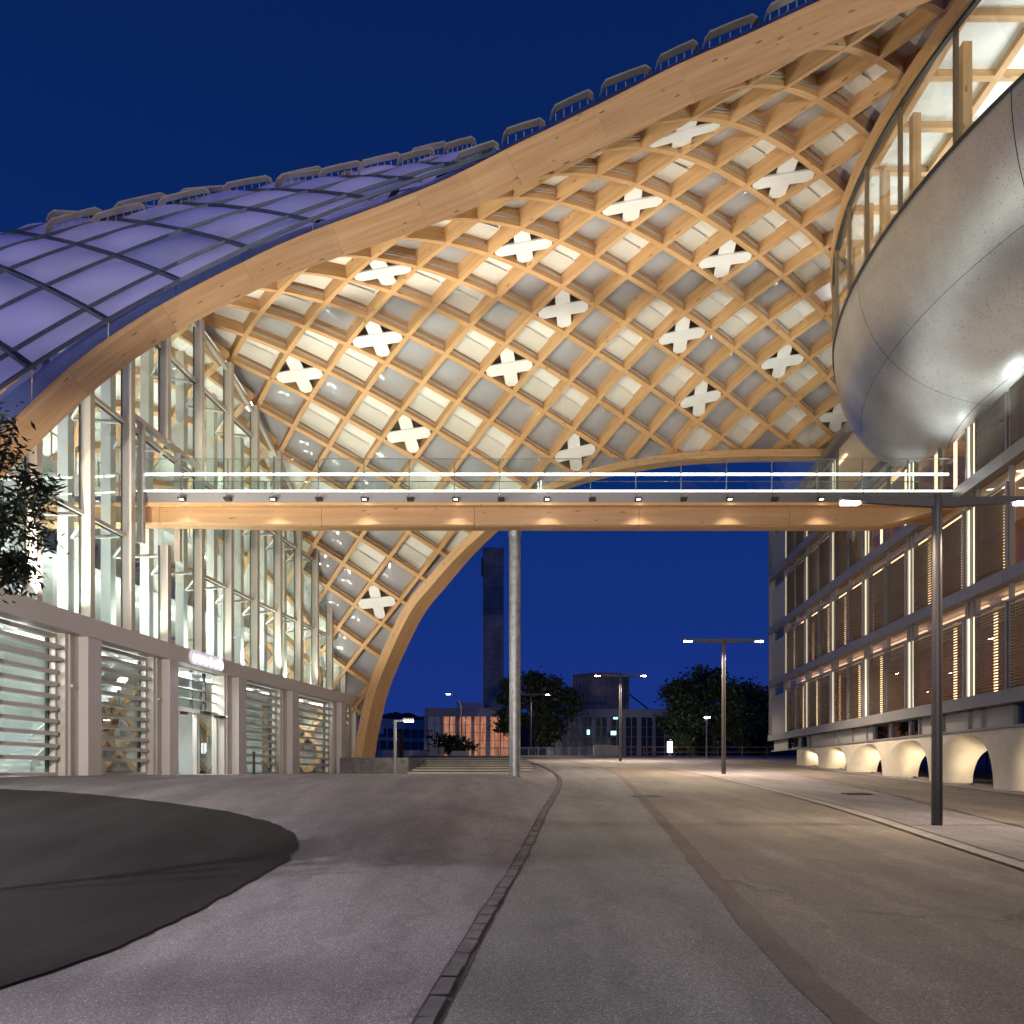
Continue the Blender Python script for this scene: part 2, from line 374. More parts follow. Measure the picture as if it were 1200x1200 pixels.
def dense(pts, step=.4):
    out = []
    for (x0, y0), (x1, y1) in zip(pts[:-1], pts[1:]):
        n = max(1, int(math.hypot(x1 - x0, y1 - y0) / step))
        out += [(x0 + (x1 - x0) * k / n, y0 + (y1 - y0) * k / n) for k in range(n)]
    return out + [pts[-1]]
def chaikin(p, n=2):
    for _ in range(n):
        q = [p[0]]
        for a, b in zip(p[:-1], p[1:]):
            q += [(a[0] * .75 + b[0] * .25, a[1] * .75 + b[1] * .25), (a[0] * .25 + b[0] * .75, a[1] * .25 + b[1] * .75)]
        p = q + [p[-1]]
    return p
def normals2(p):
    out = []
    for k in range(len(p)):
        a = p[max(0, k - 1)]; b = p[min(len(p) - 1, k + 1)]; d = math.hypot(b[0] - a[0], b[1] - a[1]) or 1
        out.append(((b[1] - a[1]) / d, -(b[0] - a[0]) / d))
    return out
def ribbon(name, pts, o0, o1, dz, mat, label, kind='structure', wob=0, cols=2):
    p = dense(pts, .35); nr = normals2(p); rows = []
    for (x, y), (nx, ny) in zip(p, nr):
        r = []
        for c in range(cols):
            t = o0 + (o1 - o0) * c / (cols - 1)
            if wob and (c == 0 or c == cols - 1): t += wob * (mnoise.noise((x * 3.1, y * 3.1, c * 7)) + .6 * mnoise.noise((x * 9, y * 9, c)))
            r.append((x + nx * t, y + ny * t, zg(x + nx * t, y + ny * t) + dz))
        rows.append(r)
    m = MB(); m.grid(rows, False); ob = put(name, m, mat); tag(ob, label, kind=kind); return ob
drain = chaikin([(xd(y), y) for y in (-8, -3, 1, 4.8, 7.1, 11, 15, 18.8, 26.7, 34, 43, 57, 66, 74)])
kerb2 = chaikin([(2.6, -8), (2.05, -3), (1.85, 1), (1.77, 4.78), (1.92, 6.85), (2.37, 11.85), (3.0, 18.8), (3.9, 29), (4.75, 40), (4.6, 51.6), (2.7, 66), (-1, 77)])
gut = chaikin([(4.2, -8), (4.9, -2), (5.4, 3), (6.0, 8), (6.3, 10.46), (6.67, 13.3), (7.36, 18.4), (8.0, 26.7), (8.45, 37.2), (8.1, 48.5), (5.9, 59), (0, 70)])
def between(name, A, B, mat, dz, label):
    A = dense(A, .5); n = len(A); 
    Bx = [q[0] for q in B]; By = [q[1] for q in B]; rows = []
    for x, y in A:
        xb = float(np.interp(y, By, Bx)); rows.append([(x + (xb - x) * k / 12, y, zg(x + (xb - x) * k / 12, y) + dz) for k in range(13)])
    m = MB(); m.grid(rows); ob = put(name, m, mat); tag(ob, label, kind='structure')
clip = lambda p, y1: [q for q in p if q[1] <= y1]
between('pavement', clip(drain, 64), kerb2, M['walk'], .016, 'grey chip pavement between the gutter and the road')
between('road', clip(kerb2, 66), gut, M['road'], .016, 'tan asphalt road curving away up the ramp')
east = [(12.4, -8), (12.6, 4), (13.2, 14), (14.0, 23), (14.9, 34), (15.9, 46), (16.6, 54), (17.0, 58)]
mid = [(8.2, -8), (8.4, 6), (9.0, 15), (9.8, 19), (11.0, 26), (12.2, 35), (13.0, 46), (13.2, 58)]
between('lane', [q for q in chaikin(mid)], chaikin(east), M['road'], .016, 'tan asphalt lane beside the arched building')
ribbon('kerb', chaikin(east), -.12, .12, .06, M['palekerb'], 'low pale kerb along the arched building')
ribbon('gutter', drain, -.082, .082, .020, M['joint'], 'narrow dark gutter channel between forecourt and pavement', wob=.028, cols=4)
ribbon('kerb', kerb2, -.02, .22, .024, M['rust'], 'red brown worn strip along the road edge', wob=.05, cols=3)
ribbon('gutter', gut, -.16, .16, .024, M['palekerb'], 'pale double gutter line along the far side of the road', cols=2)
for s_ in (-.16, .16):
    ribbon('gutter_joint', gut, s_ - .022, s_ + .022, .034, M['joint'], 'dark joint beside the pale road gutter')
# gutter stones, one by one where they show
gst = thing('gutter_stones', (xd(4), 4, zg(xd(4), 4)), 'row of dark rough stones set in the gutter channel', 'stone gutter')
dp = dense(drain, .05); acc = 0; last = None; cnt = 0; far = MB(); k = 0
L = [0]
for a, b in zip(dp[:-1], dp[1:]): L.append(L[-1] + math.hypot(b[0] - a[0], b[1] - a[1]))
Lx = np.array(L); PX = np.array([q[0] for q in dp]); PY = np.array([q[1] for q in dp]); nr2 = np.array(normals2(dp))
t = 8.0
while t < L[-1] - .5:
    ln = random.uniform(.26, .42); t0, t1 = t + .012, t + ln - .012; t += ln
    c = []
    hh = .034 + random.uniform(-.004, .006)
    for q, sgn in ((t0, -1), (t1, -1), (t1, 1), (t0, 1)):
        x = np.interp(q, Lx, PX); y = np.interp(q, Lx, PY); nx = np.interp(q, Lx, nr2[:, 0]); ny = np.interp(q, Lx, nr2[:, 1])
        wv = .052 + random.uniform(-.007, .007); x += nx * wv * sgn; y += ny * wv * sgn; j = random.uniform(-.02, .02)
        c.append((x, y + j))
    y = c[0][1]
    if y < 2: continue
    tgt = MB() if y < 22 else far
    bot = [(x, yy, zg(x, yy) + .010) for x, yy in c]; top = [(x, yy, zg(x, yy) + hh + random.uniform(-.003, .003)) for x, yy in c]
    tgt.hexa(bot + top)
    if y < 22: put('stone', tgt, M['stone'], gst)
    if y > 60: break
ob = put('stone_run', far, M['stone'], gst); ob['kind'] = 'stuff'
# black asphalt patch
pp = [gp(*q) for q in ((-140, 919), (0, 925.5), (60, 928), (100, 931), (150, 936), (200, 942), (250, 949), (290, 957), (325, 967), (345, 977), (350, 988), (345, 1001), (330, 1013), (310, 1025), (250, 1058), (170, 1098), (80, 1134), (0, 1160), (-140, 1205))]
pp = dense(chaikin(pp, 2), .12); pp = [(x + .05 * mnoise.noise((x * 2.7, y * 2.7, 1)) + .03 * mnoise.noise((x * 9, y * 9, 4)), y + .05 * mnoise.noise((x * 2.7, y * 2.7, 8)) + .03 * mnoise.noise((x * 9, y * 9, 5))) for x, y in pp]
c0 = gp(-40, 1020)
mbp = MB(); rows = []
for r in range(15):
    t = r / 14; rows.append([(c0[0] + (x - c0[0]) * t, c0[1] + (y - c0[1]) * t) for x, y in pp])
rows = [[(x, y, zg(x, y) + .018) for x, y in r] for r in rows]; mbp.grid(rows, True)
put('asphalt_patch', mbp, M['darkasphalt']); tag(bpy.data.objects['asphalt_patch'], 'fresh black asphalt patch with a rounded tip on the forecourt', kind='structure')
def slot(name, px, py, w, l, label, mat='trap', rot=0):
    x, y = gp(px, py); t = thing(name, (x, y, zg(x, y)), label, 'drain cover')
    m = MB(); z = zg(x, y) + .02
    c, s = math.cos(rot), math.sin(rot)
    R = lambda u, v: (x + u * c - v * s, y + u * s + v * c)
    def bx(u0, u1, v0, v1, z0, z1):
        q = [R(u0, v0), R(u1, v0), R(u1, v1), R(u0, v1)]
        m.hexa([(a, b, zg(a, b) + z0) for a, b in q] + [(a, b, zg(a, b) + z1) for a, b in q])
    bx(-w / 2, w / 2, -l / 2, -l / 2 + .05, .005, .032); bx(-w / 2, w / 2, l / 2 - .05, l / 2, .005, .032)
    bx(-w / 2, -w / 2 + .05, -l / 2 + .05, l / 2 - .05, .005, .032); bx(w / 2 - .05, w / 2, -l / 2 + .05, l / 2 - .05, .005, .032)
    put('rim', m, M['trap'], t); m = MB()
    n = 7
    for k in range(n):
        u = -w / 2 + .05 + (w - .1) * (k + .5) / n; bx(u - .02, u + .02, -l / 2 + .05, l / 2 - .05, .006, .028)
    put('grate', m, M['trap'], t)
slot('drain_grate', 1004, 931, .7, .5, 'dark iron drain grate on the lane near the arched building')
slot('drain_grate', 758, 934, .8, .45, 'dark iron drain grate in the road beside the red brown kerb')
slot('drain_grate', 684, 900, .9, .9, 'small iron drain grate on the forecourt near the lamp by the fence')

# ------------------------------------------------------------------ timber lattice shell (nodes surveyed from the photograph, depth from equal cell size)
CP = [[637.6066, 482.615], [252.7099, -308.7751], [77.4495, -7.8741], [51.7078, 31.0493], [9.5607, -12.9528], [-5.6303, -17.9716], [279.5785, 173.6487], [-10.6879, -11.2594], [-16.7118, 7.454], [5.1922, 39.7106], [-22.769, 14.5227], [-71.0257, -19.58], [-45.5039, 9.6434], [43.3831, 55.4126], [-26.0615, 40.4746], [14.8124, -13.1487], [-7.3289, -19.3768], [23.5324, -114.6139], [11.3189, 10.0799], [-49.5764, 114.0978], [15.5579, -23.1904]]
DP = [3.695391, -0.272521, -0.075973, -0.013894, -0.000868, 0.212684, 0.14467, 0.019051, -0.018909, -0.019958, -0.036179, 0.036666, 0.01539, -0.055293, 0.001576]
CP = np.array(CP); DP = np.array(DP)
def mono(a, b, d):
    a = (np.asarray(a, float) - 7) / 8; b = (np.asarray(b, float) - 2) / 9
    return np.stack([a ** i * b ** j for i in range(d + 1) for j in range(d + 1 - i)], -1)
def LP(a, b): return mono(a, b, 5) @ CP
def L3(a, b):
    p = LP(a, b); D = math.exp(float(mono(a, b, 4) @ DP)); return W(p[0], p[1], D)
def L3n(a, b):
    e = .02; u = L3(a + e, b) - L3(a - e, b); v = L3(a, b + e) - L3(a, b - e); p = L3(a, b)
    n = u.cross(v).normalized()
    return p, (n if n.dot(p) > 0 else -n), u.normalized(), v.normalized()
FACX = lambda Y: -13.1 + .06 * (Y - 24) + .0018 * (Y - 24) ** 2
FAR = [(413, 960), (414, 905), (416, 880), (421, 850), (429, 815), (437, 790), (458, 742), (476, 706), (498, 682), (529, 646), (556, 622), (580, 602), (610, 583), (640, 568), (680, 553), (720, 543), (760, 536), (800, 531), (850, 528), (900, 527), (1100, 526.5)]
FARX = [413, 421, 437, 458, 476, 498, 529, 560, 600, 640, 700, 760, 820, 900, 1000, 1100]; FARD = [52.6, 52, 50.9, 49.2, 48.2, 47.1, 45.8, 44.3, 42.9, 42.4, 42.5, 43.2, 44.1, 45, 45.6, 46]
FRONT_LO = [(-120, 720), (-60, 625), (0, 560), (19, 545), (59, 507), (107, 457), (187, 400), (237, 372), (300, 340), (350, 317), (450, 284), (550, 248), (600, 222), (650, 199), (707, 172), (757, 149), (807, 122), (900, 84), (950, 59), (1015, 32), (1060, 13), (1100, -3), (1200, -42), (1300, -82)]
FRONT_HI = [(-160, 665), (-90, 580), (-15, 520), (14, 497), (40, 465), (75, 432), (150, 380), (225, 332), (300, 299), (350, 276), (425, 251), (500, 222), (547, 200), (600, 173), (650, 146), (700, 121), (775, 85), (840, 55), (900, 27), (962, 0), (1040, -33), (1100, -58), (1200, -100), (1300, -142)]
FRX = [-120, 0, 100, 200, 400, 560, 650, 750, 870, 950, 1090, 1200, 1300]; FRD = [20.5, 21.6, 23.2, 24.5, 25.5, 25.2, 24.4, 23.2, 21.2, 19.7, 17.6, 16.1, 15.0]
RING = [(1250, -105), (1200, -50), (1165, -18), (1112, 40), (1047, 108), (1009, 173), (989, 230), (979, 285), (980, 335), (1000, 375), (1060, 410), (1060, 640)]
def sdist(poly, p):         # signed distance to a polyline, positive on its left
    best = 1e9; sg = 1
    for (x0, y0), (x1, y1) in zip(poly[:-1], poly[1:]):
        dx, dy = x1 - x0, y1 - y0; t = max(0, min(1, ((p[0] - x0) * dx + (p[1] - y0) * dy) / (dx * dx + dy * dy)))
        d = math.hypot(p[0] - x0 - dx * t, p[1] - y0 - dy * t)
        if d < best - 1e-6: best = d; sg = 1 if dx * (p[1] - y0) - dy * (p[0] - x0) > 0 else -1
    return best * sg
FRONT_MID = [((a[0] + b[0]) / 2, (a[1] * .55 + b[1] * .45)) for a, b in zip(FRONT_LO, FRONT_HI)]
FRONT_CL = [(x, y - 6) for x, y in FRONT_LO]
def inside(a, b):
    p = LP(a, b); q = L3(a, b)
    return min(-sdist(FAR, p) + 8, sdist(FRONT_CL, p), sdist(RING, p) + 16, (q.x - FACX(q.y) + .9) * 22, (q.y - interp(p[0], FRX, FRD) - .5) * 25)
KN = {}
KB = {11: (2, 9), 12: (2, 8), 13: (2, 8), 14: (3, 9), 15: (4, 9), 16: (4, 9)}
known = {0: (-1, 2), 1: (-2, 5), 2: (-2, 8), 3: (-2, 12), 4: (-5, 12), 5: (-6, 12), 6: (-7, 11), 7: (-8, 10), 8: (-1, 10), 9: (2, 9), 10: (2, 9), 11: (3, 8), 12: (4, 7), 13: (4, 7), 14: (5, 6), 15: (6, 6)}
rng_ = {}
for a in range(-4, 19):
    n = known.get(min(15, max(0, a)))
    rng_[a] = (n[0] - 2, n[1] + 2)
rng_.update(KB); rng_[17] = (5, 9); rng_[-1] = (-2, 2); rng_[-2] = (-2, 1); rng_[8] = (-10, 12); rng_[9] = (-3, 11); rng_[0] = (-3, 5)
def ok(a, b):
    ai = int(math.floor(a + .5))
    return ai in rng_ and rng_[ai][0] <= b <= rng_[ai][1] and -2.5 < a < 17.6
SS = {}
def sin_(a, b):
    k = (round(a, 4), round(b, 4))
    if k not in SS: SS[k] = inside(a, b) if ok(a, b) else -50.0
    return SS[k]
roof = thing('timber_roof', (0, 30, 0), 'wavy timber lattice roof with white panels and crossed white boards over the forecourt', 'roof')
BD, BW = .86, .20
def lattice_line(fixed, along_b, dn):
    st = .25; rng = np.arange(-12, 18, st); runs = []; cur = []
    pa = lambda t: (fixed, t) if along_b else (t, fixed)
    prev = None
    for t in rng:
        s = sin_(*pa(float(t)))
        if prev is not None and (s > 0) != (prev[1] > 0):
            r = prev[1] / (prev[1] - s) if s > -49 and prev[1] > -49 else (1 if s <= -49 else 0)
            tc_ = prev[0] + (float(t) - prev[0]) * (r if 0 <= r <= 1 else .5)
            cur.append(tc_)
            if s <= 0: runs.append(cur); cur = []
        if s > 0: cur.append(float(t))
        prev = (float(t), s)
    if len(cur) > 1: runs.append(cur)
    for r in runs:
        if len(r) < 2 or r[-1] - r[0] < .3: continue
        P, S_, N_ = [], [], []
        for t in r:
            p, n, u, v = L3n(*pa(t)); tg = v if along_b else u
            sd = tg.cross(n).normalized(); nn = sd.cross(tg).normalized(); nn = nn if nn.dot(n) > 0 else -nn
            P.append(p + nn * dn); S_.append(sd); N_.append(nn)
        m = MB(); m.sweep(P, S_, N_, [(-BW / 2, 0), (BW / 2, 0), (BW / 2, BD), (-BW / 2, BD)]); put('beam', m, M['timber'], roof)
for a in range(-2, 18): lattice_line(a, True, 0)
for b in range(-10, 14): lattice_line(b, False, .012)
XC = {(1, -1), (2, 1), (1, 3), (4, -1), (3, 5), (5, 2), (5, 4), (4, 7), (3, 9), (8, 1), (8, 5), (7, 7), (6, 9), (10, 4), (11, 6), (14, 6), (6, -6)}
ET = {(5,5),(6,5),(6,6),(7,6),(6,4),(8,4),(7,3),(0,0),(1,1),(1,-2),(2,-1),(0,-2),(1,-3),(2,-3),(2,2),(3,2),(2,4),(1,4),(3,1),(4,1),(3,0),(4,3),(4,4),(4,6),(3,6),(3,7),(2,6),(5,8),(6,8),(5,7),(4,9),(3,8),(4,10),(5,10),(4,11),(8,7),(9,7),(9,5),(10,6),(10,5),(11,5),(11,4),(12,5),(13,6),(11,7),(13,4),(9,3),(10,3),(8,2),(9,2),(10,2),(5,1),(6,1),(6,3),(7,1),(7,0),(5,-1),(3,-3),(4,-2),(4,-3),(6,-1),(5,-4),(5,-6),(5,-7),(6,-5),(6,-7),(4,-4),(4,-5),(4,-6),(7,-7),(7,-8),(7,-6),(7,-5),(7,-9),(8,-9),(6,-8),(7,-4),(7,-2),(8,0),(9,1),(5,-5-1)}
def clip_cell(a, b):
    st = []
    for i in range(4): st.append((a + i / 4, b))
    for i in range(4): st.append((a + 1, b + i / 4))
    for i in range(4): st.append((a + 1 - i / 4, b + 1))
    for i in range(4): st.append((a, b + 1 - i / 4))
    sv = [sin_(*q) for q in st]; out = []
    for k in range(16):
        q0, q1, s0, s1 = st[k], st[(k + 1) % 16], sv[k], sv[(k + 1) % 16]
        if s0 > 0: out.append(q0)
        if (s0 > 0) != (s1 > 0):
            r = s0 / (s0 - s1) if min(s0, s1) > -49 else .5
            out.append((q0[0] + (q1[0] - q0[0]) * r, q0[1] + (q1[1] - q0[1]) * r))
    return out
nx = 0
for a in range(-2, 18):
    for b in range(-10, 13):
        pl = clip_cell(a, b)
        if len(pl) < 5 and sum(sin_(a + i, b + j) > 0 for i in (0, 1) for j in (0, 1)) < 2: continue
        if (a, b) in XC and sum(sin_(a + i, b + j) > 0 for i in (0, 1) for j in (0, 1)) < 2: continue
        full = len(pl) == 16 and all(sin_(a + i, b + j) > 0 for i in (0, 1) for j in (0, 1))
        P = [L3n(*q) for q in pl]
        isx = (a, b) in XC; et = (a, b) in ET and not isx
        dep = .50 if not isx else .58
        m = MB()
        if full and et:
            rows = []
            for i in range(7):
                r = []
                for j in range(7):
                    p, n, _, _ = L3n(a + i / 6, b + j / 6); u, v = i / 6 * 2 - 1, j / 6 * 2 - 1
                    r.append(p + n * (dep + .10 - .22 * (1 - u * u) * (1 - v * v)))
                rows.append(r)
            m.grid(rows, True)
        elif full:
            rows = [[L3n(a + i / 2, b + j / 2) for j in range(3)] for i in range(3)]
            m.grid([[q[0] + q[1] * dep for q in r] for r in rows], True)
            if not isx:       # thin raised frame round the board
                for k, (c0_, c1_) in enumerate((((.1, .1), (.9, .1)), ((.9, .1), (.9, .9)), ((.9, .9), (.1, .9)), ((.1, .9), (.1, .1)))):
                    q0 = L3n(a + c0_[0], b + c0_[1]); q1 = L3n(a + c1_[0], b + c1_[1])
                    m.bar(q0[0] + q0[1] * (dep - .02), q1[0] + q1[1] * (dep - .02), .05, .04, q0[1])
        else:
            m.face([q[0] + q[1] * dep for q in P])
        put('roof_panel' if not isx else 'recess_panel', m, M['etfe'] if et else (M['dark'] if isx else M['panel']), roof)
        if isx:
            cpt, n, u, v = L3n(a + .5, b + .5); A, B_, C_, D_ = L3(a, b), L3(a, b + 1), L3(a + 1, b + 1), L3(a + 1, b)
            m = MB()
            for (p, q), dn, th in (((B_, D_), .10, .06), ((A, C_), .035, .06)):
                d = (q - p); Ln = d.length * .40; d.normalize(); sd = d.cross(n).normalized(); hw = .30; cc = cpt + n * (.06 + dn - .06)
                prof = [(-Ln, -hw + .11), (-Ln + .11, -hw), (Ln - .11, -hw), (Ln, -hw + .11), (Ln, hw - .11), (Ln - .11, hw), (-Ln + .11, hw), (-Ln, hw - .11)]
                lo = [cc + d * x + sd * y for x, y in prof]; hi = [w + n * th for w in lo]
                m.face(lo); m.face(list(reversed(hi)))
                for k in range(8): m.face([lo[k], hi[k], hi[(k + 1) % 8], lo[(k + 1) % 8]])
            put('cross_board', m, M['cross'], roof)
        elif full:      # double blind rail along the lower beam
            m = MB()
            for q_, dn in ((.075, .22), (.075, .29)):
                q0 = L3n(a + .07, b + q_); q1 = L3n(a + .93, b + q_); m.bar(q0[0] + q0[1] * dn, q1[0] + q1[1] * dn, .03, .035, q0[1])
            put('blind_rail', m, M['beige'], roof)
            if not et and not isx:      # darker proud plate standing in for shadow bands cast by the beams
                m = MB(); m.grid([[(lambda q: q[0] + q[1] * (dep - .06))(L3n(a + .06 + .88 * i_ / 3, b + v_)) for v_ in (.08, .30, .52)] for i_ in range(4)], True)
                put('shade_board', m, M['panelshade'], roof)
# front edge beam, in glued lengths
def edge_pts(lo, hi, xs_, n=120):
    pass
def polyx(poly, x): return interp(x, [q[0] for q in poly], [q[1] for q in poly])
FX = np.arange(-120, 1301, 12.0)
def nrm2(x):
    y0, y1 = polyx(FRONT_LO, x - 60), polyx(FRONT_LO, x + 60); d = math.hypot(120, y1 - y0); return (y1 - y0) / d, -120 / d     # up-perpendicular in the picture
def front_section(x, arr=[]):
    ylo = sum(w * polyx(FRONT_LO, x + d) for d, w in ((-48, .08), (-32, .14), (-16, .18), (0, .2), (16, .18), (32, .14), (48, .08)))
    nxp, nyp = nrm2(x)
    th = interp(x, [-120, 100, 200, 300, 450, 600, 800, 950, 1300], [42, 40, 37.5, 37, 42, 46, 49, 49.5, 57])
    D = interp(x, FRX, FRD)
    lo = W(x, ylo, D); hi = W(x + nxp * th, ylo + nyp * th, D)
    up = (hi - lo); return lo, hi, up
cuts = [-120, -40, 104, 208, 300, 402, 502, 612, 716, 814, 932, 1052, 1180, 1300]
SEC = {}
for c0_, c1_ in zip(cuts[:-1], cuts[1:]):
    xs_ = [c0_ + .08] + [x for x in FX if c0_ + 4 < x < c1_ - 4] + [c1_ - .08]
    P, S_, N_ = [], [], []
    m = MB(); rings = []
    back = Vector((0, .55, 0)); L = [0]
    for x in xs_:
        lo, hi, up = front_section(x); rings.append([lo, lo * (1 + .5 / lo.y) + Vector((0, 0, .06)), hi + back, hi])
        if len(rings) > 1: L.append(L[-1] + (rings[-1][0] - rings[-2][0]).length)
    off = random.random() * 30; per = [0, .55, .55 + 1.25, .55 * 2 + 1.25, .55 * 2 + 2.5]
    for k in range(len(rings) - 1):
        for j in range(4):
            j2 = (j + 1) % 4
            m.face([rings[k][j], rings[k + 1][j], rings[k + 1][j2], rings[k][j2]], [(L[k] + off, per[j]), (L[k + 1] + off, per[j]), (L[k + 1] + off, per[j + 1]), (L[k] + off, per[j + 1])])
    m.face(rings[0]); m.face(rings[-1]); put('edge_beam', m, M['timber'], roof)
# second lattice beam tie behind the edge: thin dark gasket on top of the edge
# far arch edge beam
fx = []
for k in range(len(FAR) - 1):
    n = 5
    for i in range(n): fx.append((FAR[k][0] + (FAR[k + 1][0] - FAR[k][0]) * i / n, FAR[k][1] + (FAR[k + 1][1] - FAR[k][1]) * i / n))
def smooth_poly(p, it=6):
    p = [Vector(q) for q in p]
    for _ in range(it): p = [p[0]] + [(p[i - 1] + p[i] * 2 + p[i + 1]) / 4 for i in range(1, len(p) - 1)] + [p[-1]]
    return p
fx = smooth_poly([(a, b) for a, b in fx]); m = MB()
def run_far(seg):
    m = MB(); rings = []; L = [0]
    for i in seg:
        p = fx[i]; a = fx[max(0, i - 1)]; b = fx[min(len(fx) - 1, i + 1)]; t = (b - a).normalized(); nrm = Vector((-t.y, t.x))
        D = interp(p.x, FARX, FARD) - .45
        cr = smooth(470, 660, p.x)
        wv = 10 * (1 - cr) + 8.5 * cr
        q0 = W(p.x - nrm.x, p.y - nrm.y, D); q1 = W(p.x + nrm.x * (wv - 1), p.y + nrm.y * (wv - 1), D)
        e = Vector((.62, 1.0, 0)) * (1 - cr) + Vector((.12, 1.0, .06)) * cr
        rings.append([q0, q1, q1 + e, q0 + e])
        if len(rings) > 1: L.append(L[-1] + (rings[-1][0] - rings[-2][0]).length)
    per = [0, .6, 1.8, 2.4, 3.6]
    for k in range(len(rings) - 1):
        for j in range(4):
            j2 = (j + 1) % 4; m.face([rings[k][j], rings[k][j2], rings[k + 1][j2], rings[k + 1][j]], [(L[k], per[j]), (L[k], per[j + 1]), (L[k + 1], per[j + 1]), (L[k + 1], per[j])])
    m.face(rings[0]); m.face(list(reversed(rings[-1]))); return m
br = [0, 9, 22, 34, 47, 60, 75, 88, len(fx) - 1]
for a, b in zip(br[:-1], br[1:]): put('rear_edge_beam', run_far(range(a, b + 1)), M['timber'], roof)
# grey flashing under the far arch crown
# ------------------------------------------------------------------ outer roof at the left (glowing cushions, strips, flashing, guard hoops)
OP = [(1,1,7.6,318),(1,2,52,337.5),(1,3,103,365.7),(2,0,55,279),(2,1,91,287.7),(2,2,136.5,302),(2,3,187.5,321),(3,0,134,259.5),(3,1,173,264),(3,2,217,271.7),(3,3,268,284.5),(4,1,250,246.5),(4,2,291.7,247.8),(4,3,342,254),(0,3,15,415.5),(0,3.45,42,435),(1,3.45,122.5,376.5),(2,3.45,205,328),(3,3.45,288,292),(4,3.45,368,261),(5,3.45,437,236.5),(6,3.45,494,215),(7,3.45,541,196),(5,3,411,231),(2,-1,21.7,273.6),(1,0,-28,303),(1,-1,-62,295),(3,-1,100,257),(2,-1.5,6,272),(6,3,472,212),(5,2,362,228),(4,0,207,243.5),(7,3,524,195),(5,1,318,226),(5,0,272,226),(6,2,430,209.5),(6,1,388,209),(6,0,342,212),(7,2,488,194.5),(7,1,452,196),(7,0,412,200),(8,0,478,190),(7.5,0,446,195),(8,2,540,184),(6,-.5,330,213),(8,3,566,182),(8,3.45,580,180),(8,1,512,186)]
TM = lambda r, c: [1, r, c, r * r, r * c, c * c, r ** 3, r * r * c, r * c * c, c ** 3]
oA = np.array([TM(r, c) for r, c, _, _ in OP]); oC = np.linalg.lstsq(oA, np.array([[x, y] for _, _, x, y in OP]), rcond=None)[0]
CM = lambda r: -1.3 + 1.3 * smooth(2, 4.5, r) + 1.7 * smooth(4.5, 7, r)
def O3(r, c, lift=0):
    cm = CM(r); cc = max(c, cm)
    p = np.array(TM(r, cc)) @ oC
    D = interp(p[0], FRX, FRD) + .5 + (3.45 - cc) * 1.75
    q = W(p[0], p[1] , D)
    if c < cm: q = q + Vector((-.9, 1.9, .12)) * (cm - c) + Vector((0, 0, -.18)) * (cm - c) ** 2
    return q + Vector((0, -.35, .93)) * lift
cl = [-4, -3, -2, -1, 0, 1, 2, 3, 3.45]
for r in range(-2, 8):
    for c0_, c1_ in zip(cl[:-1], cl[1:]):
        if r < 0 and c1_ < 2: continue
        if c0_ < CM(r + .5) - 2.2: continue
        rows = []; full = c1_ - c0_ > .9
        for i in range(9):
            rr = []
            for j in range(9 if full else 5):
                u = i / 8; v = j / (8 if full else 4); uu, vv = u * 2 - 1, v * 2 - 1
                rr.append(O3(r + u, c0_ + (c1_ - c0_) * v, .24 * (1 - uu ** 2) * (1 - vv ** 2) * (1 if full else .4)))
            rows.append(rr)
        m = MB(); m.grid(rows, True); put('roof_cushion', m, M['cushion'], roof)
for r in range(-1, 9):
    cs = [c for c in np.arange(-3, 3.5, .5) if c > CM(r) - 2]
    if r < 0: cs = [2, 2.5, 3]
    P = [O3(r, c, .06) for c in list(cs) + [3.45]]
    m = MB(); n = [Vector((0, -.35, .93))] * len(P); sd = []
    for k in range(len(P)):
        t = (P[min(k + 1, len(P) - 1)] - P[max(0, k - 1)]).normalized(); sd.append(t.cross(n[k]).normalized())
    m.sweep(P, sd, n, [(-.13, -.06), (.13, -.06), (.13, .05), (-.13, .05)]); put('roof_strip', m, M['rib'], roof)
for c in cl[1:]:
    rs = [r_ for r_ in np.arange(-1 if c > 1 else 0, 8.01, .25) if c > CM(r_) - 2]
    if len(rs) < 3: continue
    P = [O3(r, c, .07) for r in rs]; n = [Vector((0, -.35, .93))] * len(P); sd = []
    for k in range(len(P)):
        t = (P[min(k + 1, len(P) - 1)] - P[max(0, k - 1)]).normalized(); sd.append(t.cross(n[k]).normalized())
    m = MB(); m.sweep(P, sd, n, [(-.07, -.05), (.07, -.05), (.07, .05), (-.07, .05)]); put('roof_strip', m, M['rib'], roof)
# flashing between cushions and timber edge, in plates
FLX = [(-160, 612), (-60, 520), (4, 467.5), (46.6, 433), (87, 402.5), (128, 375.5), (160, 355), (217, 324.5), (300, 290), (350, 270.5), (425, 246), (500, 216), (547, 195.5), (600, 169.5), (700, 118.5), (962, -3), (1300, -146)]
for c0_, c1_ in zip((-100, 20, 65, 150, 225, 300, 380, 460, 560, 680, 800, 920, 1040), (20, 65, 150, 225, 300, 380, 460, 560, 680, 800, 920, 1040, 1200)):
    m = MB(); r0 = []; r1 = []; r2 = []
    for i in range(9):
        x = c0_ + .5 + (c1_ - c0_ - 1) * i / 8; lo, hi, up = front_section(x)
        px = CX + hi.x / hi.y * F; D = hi.y
        yf = min(polyx(FLX, px), (HZ - hi.z / hi.y * F) - 1.5)
        r0.append(hi + Vector((0, -.02, -.02))); r1.append(W(px, yf, D + .55)); r2.append(W(px, yf - (9 if px < 60 else 2), D + 1.3))
    m.grid([r0, r1, r2], False); put('edge_flashing', m, M['bluemetal'], roof)
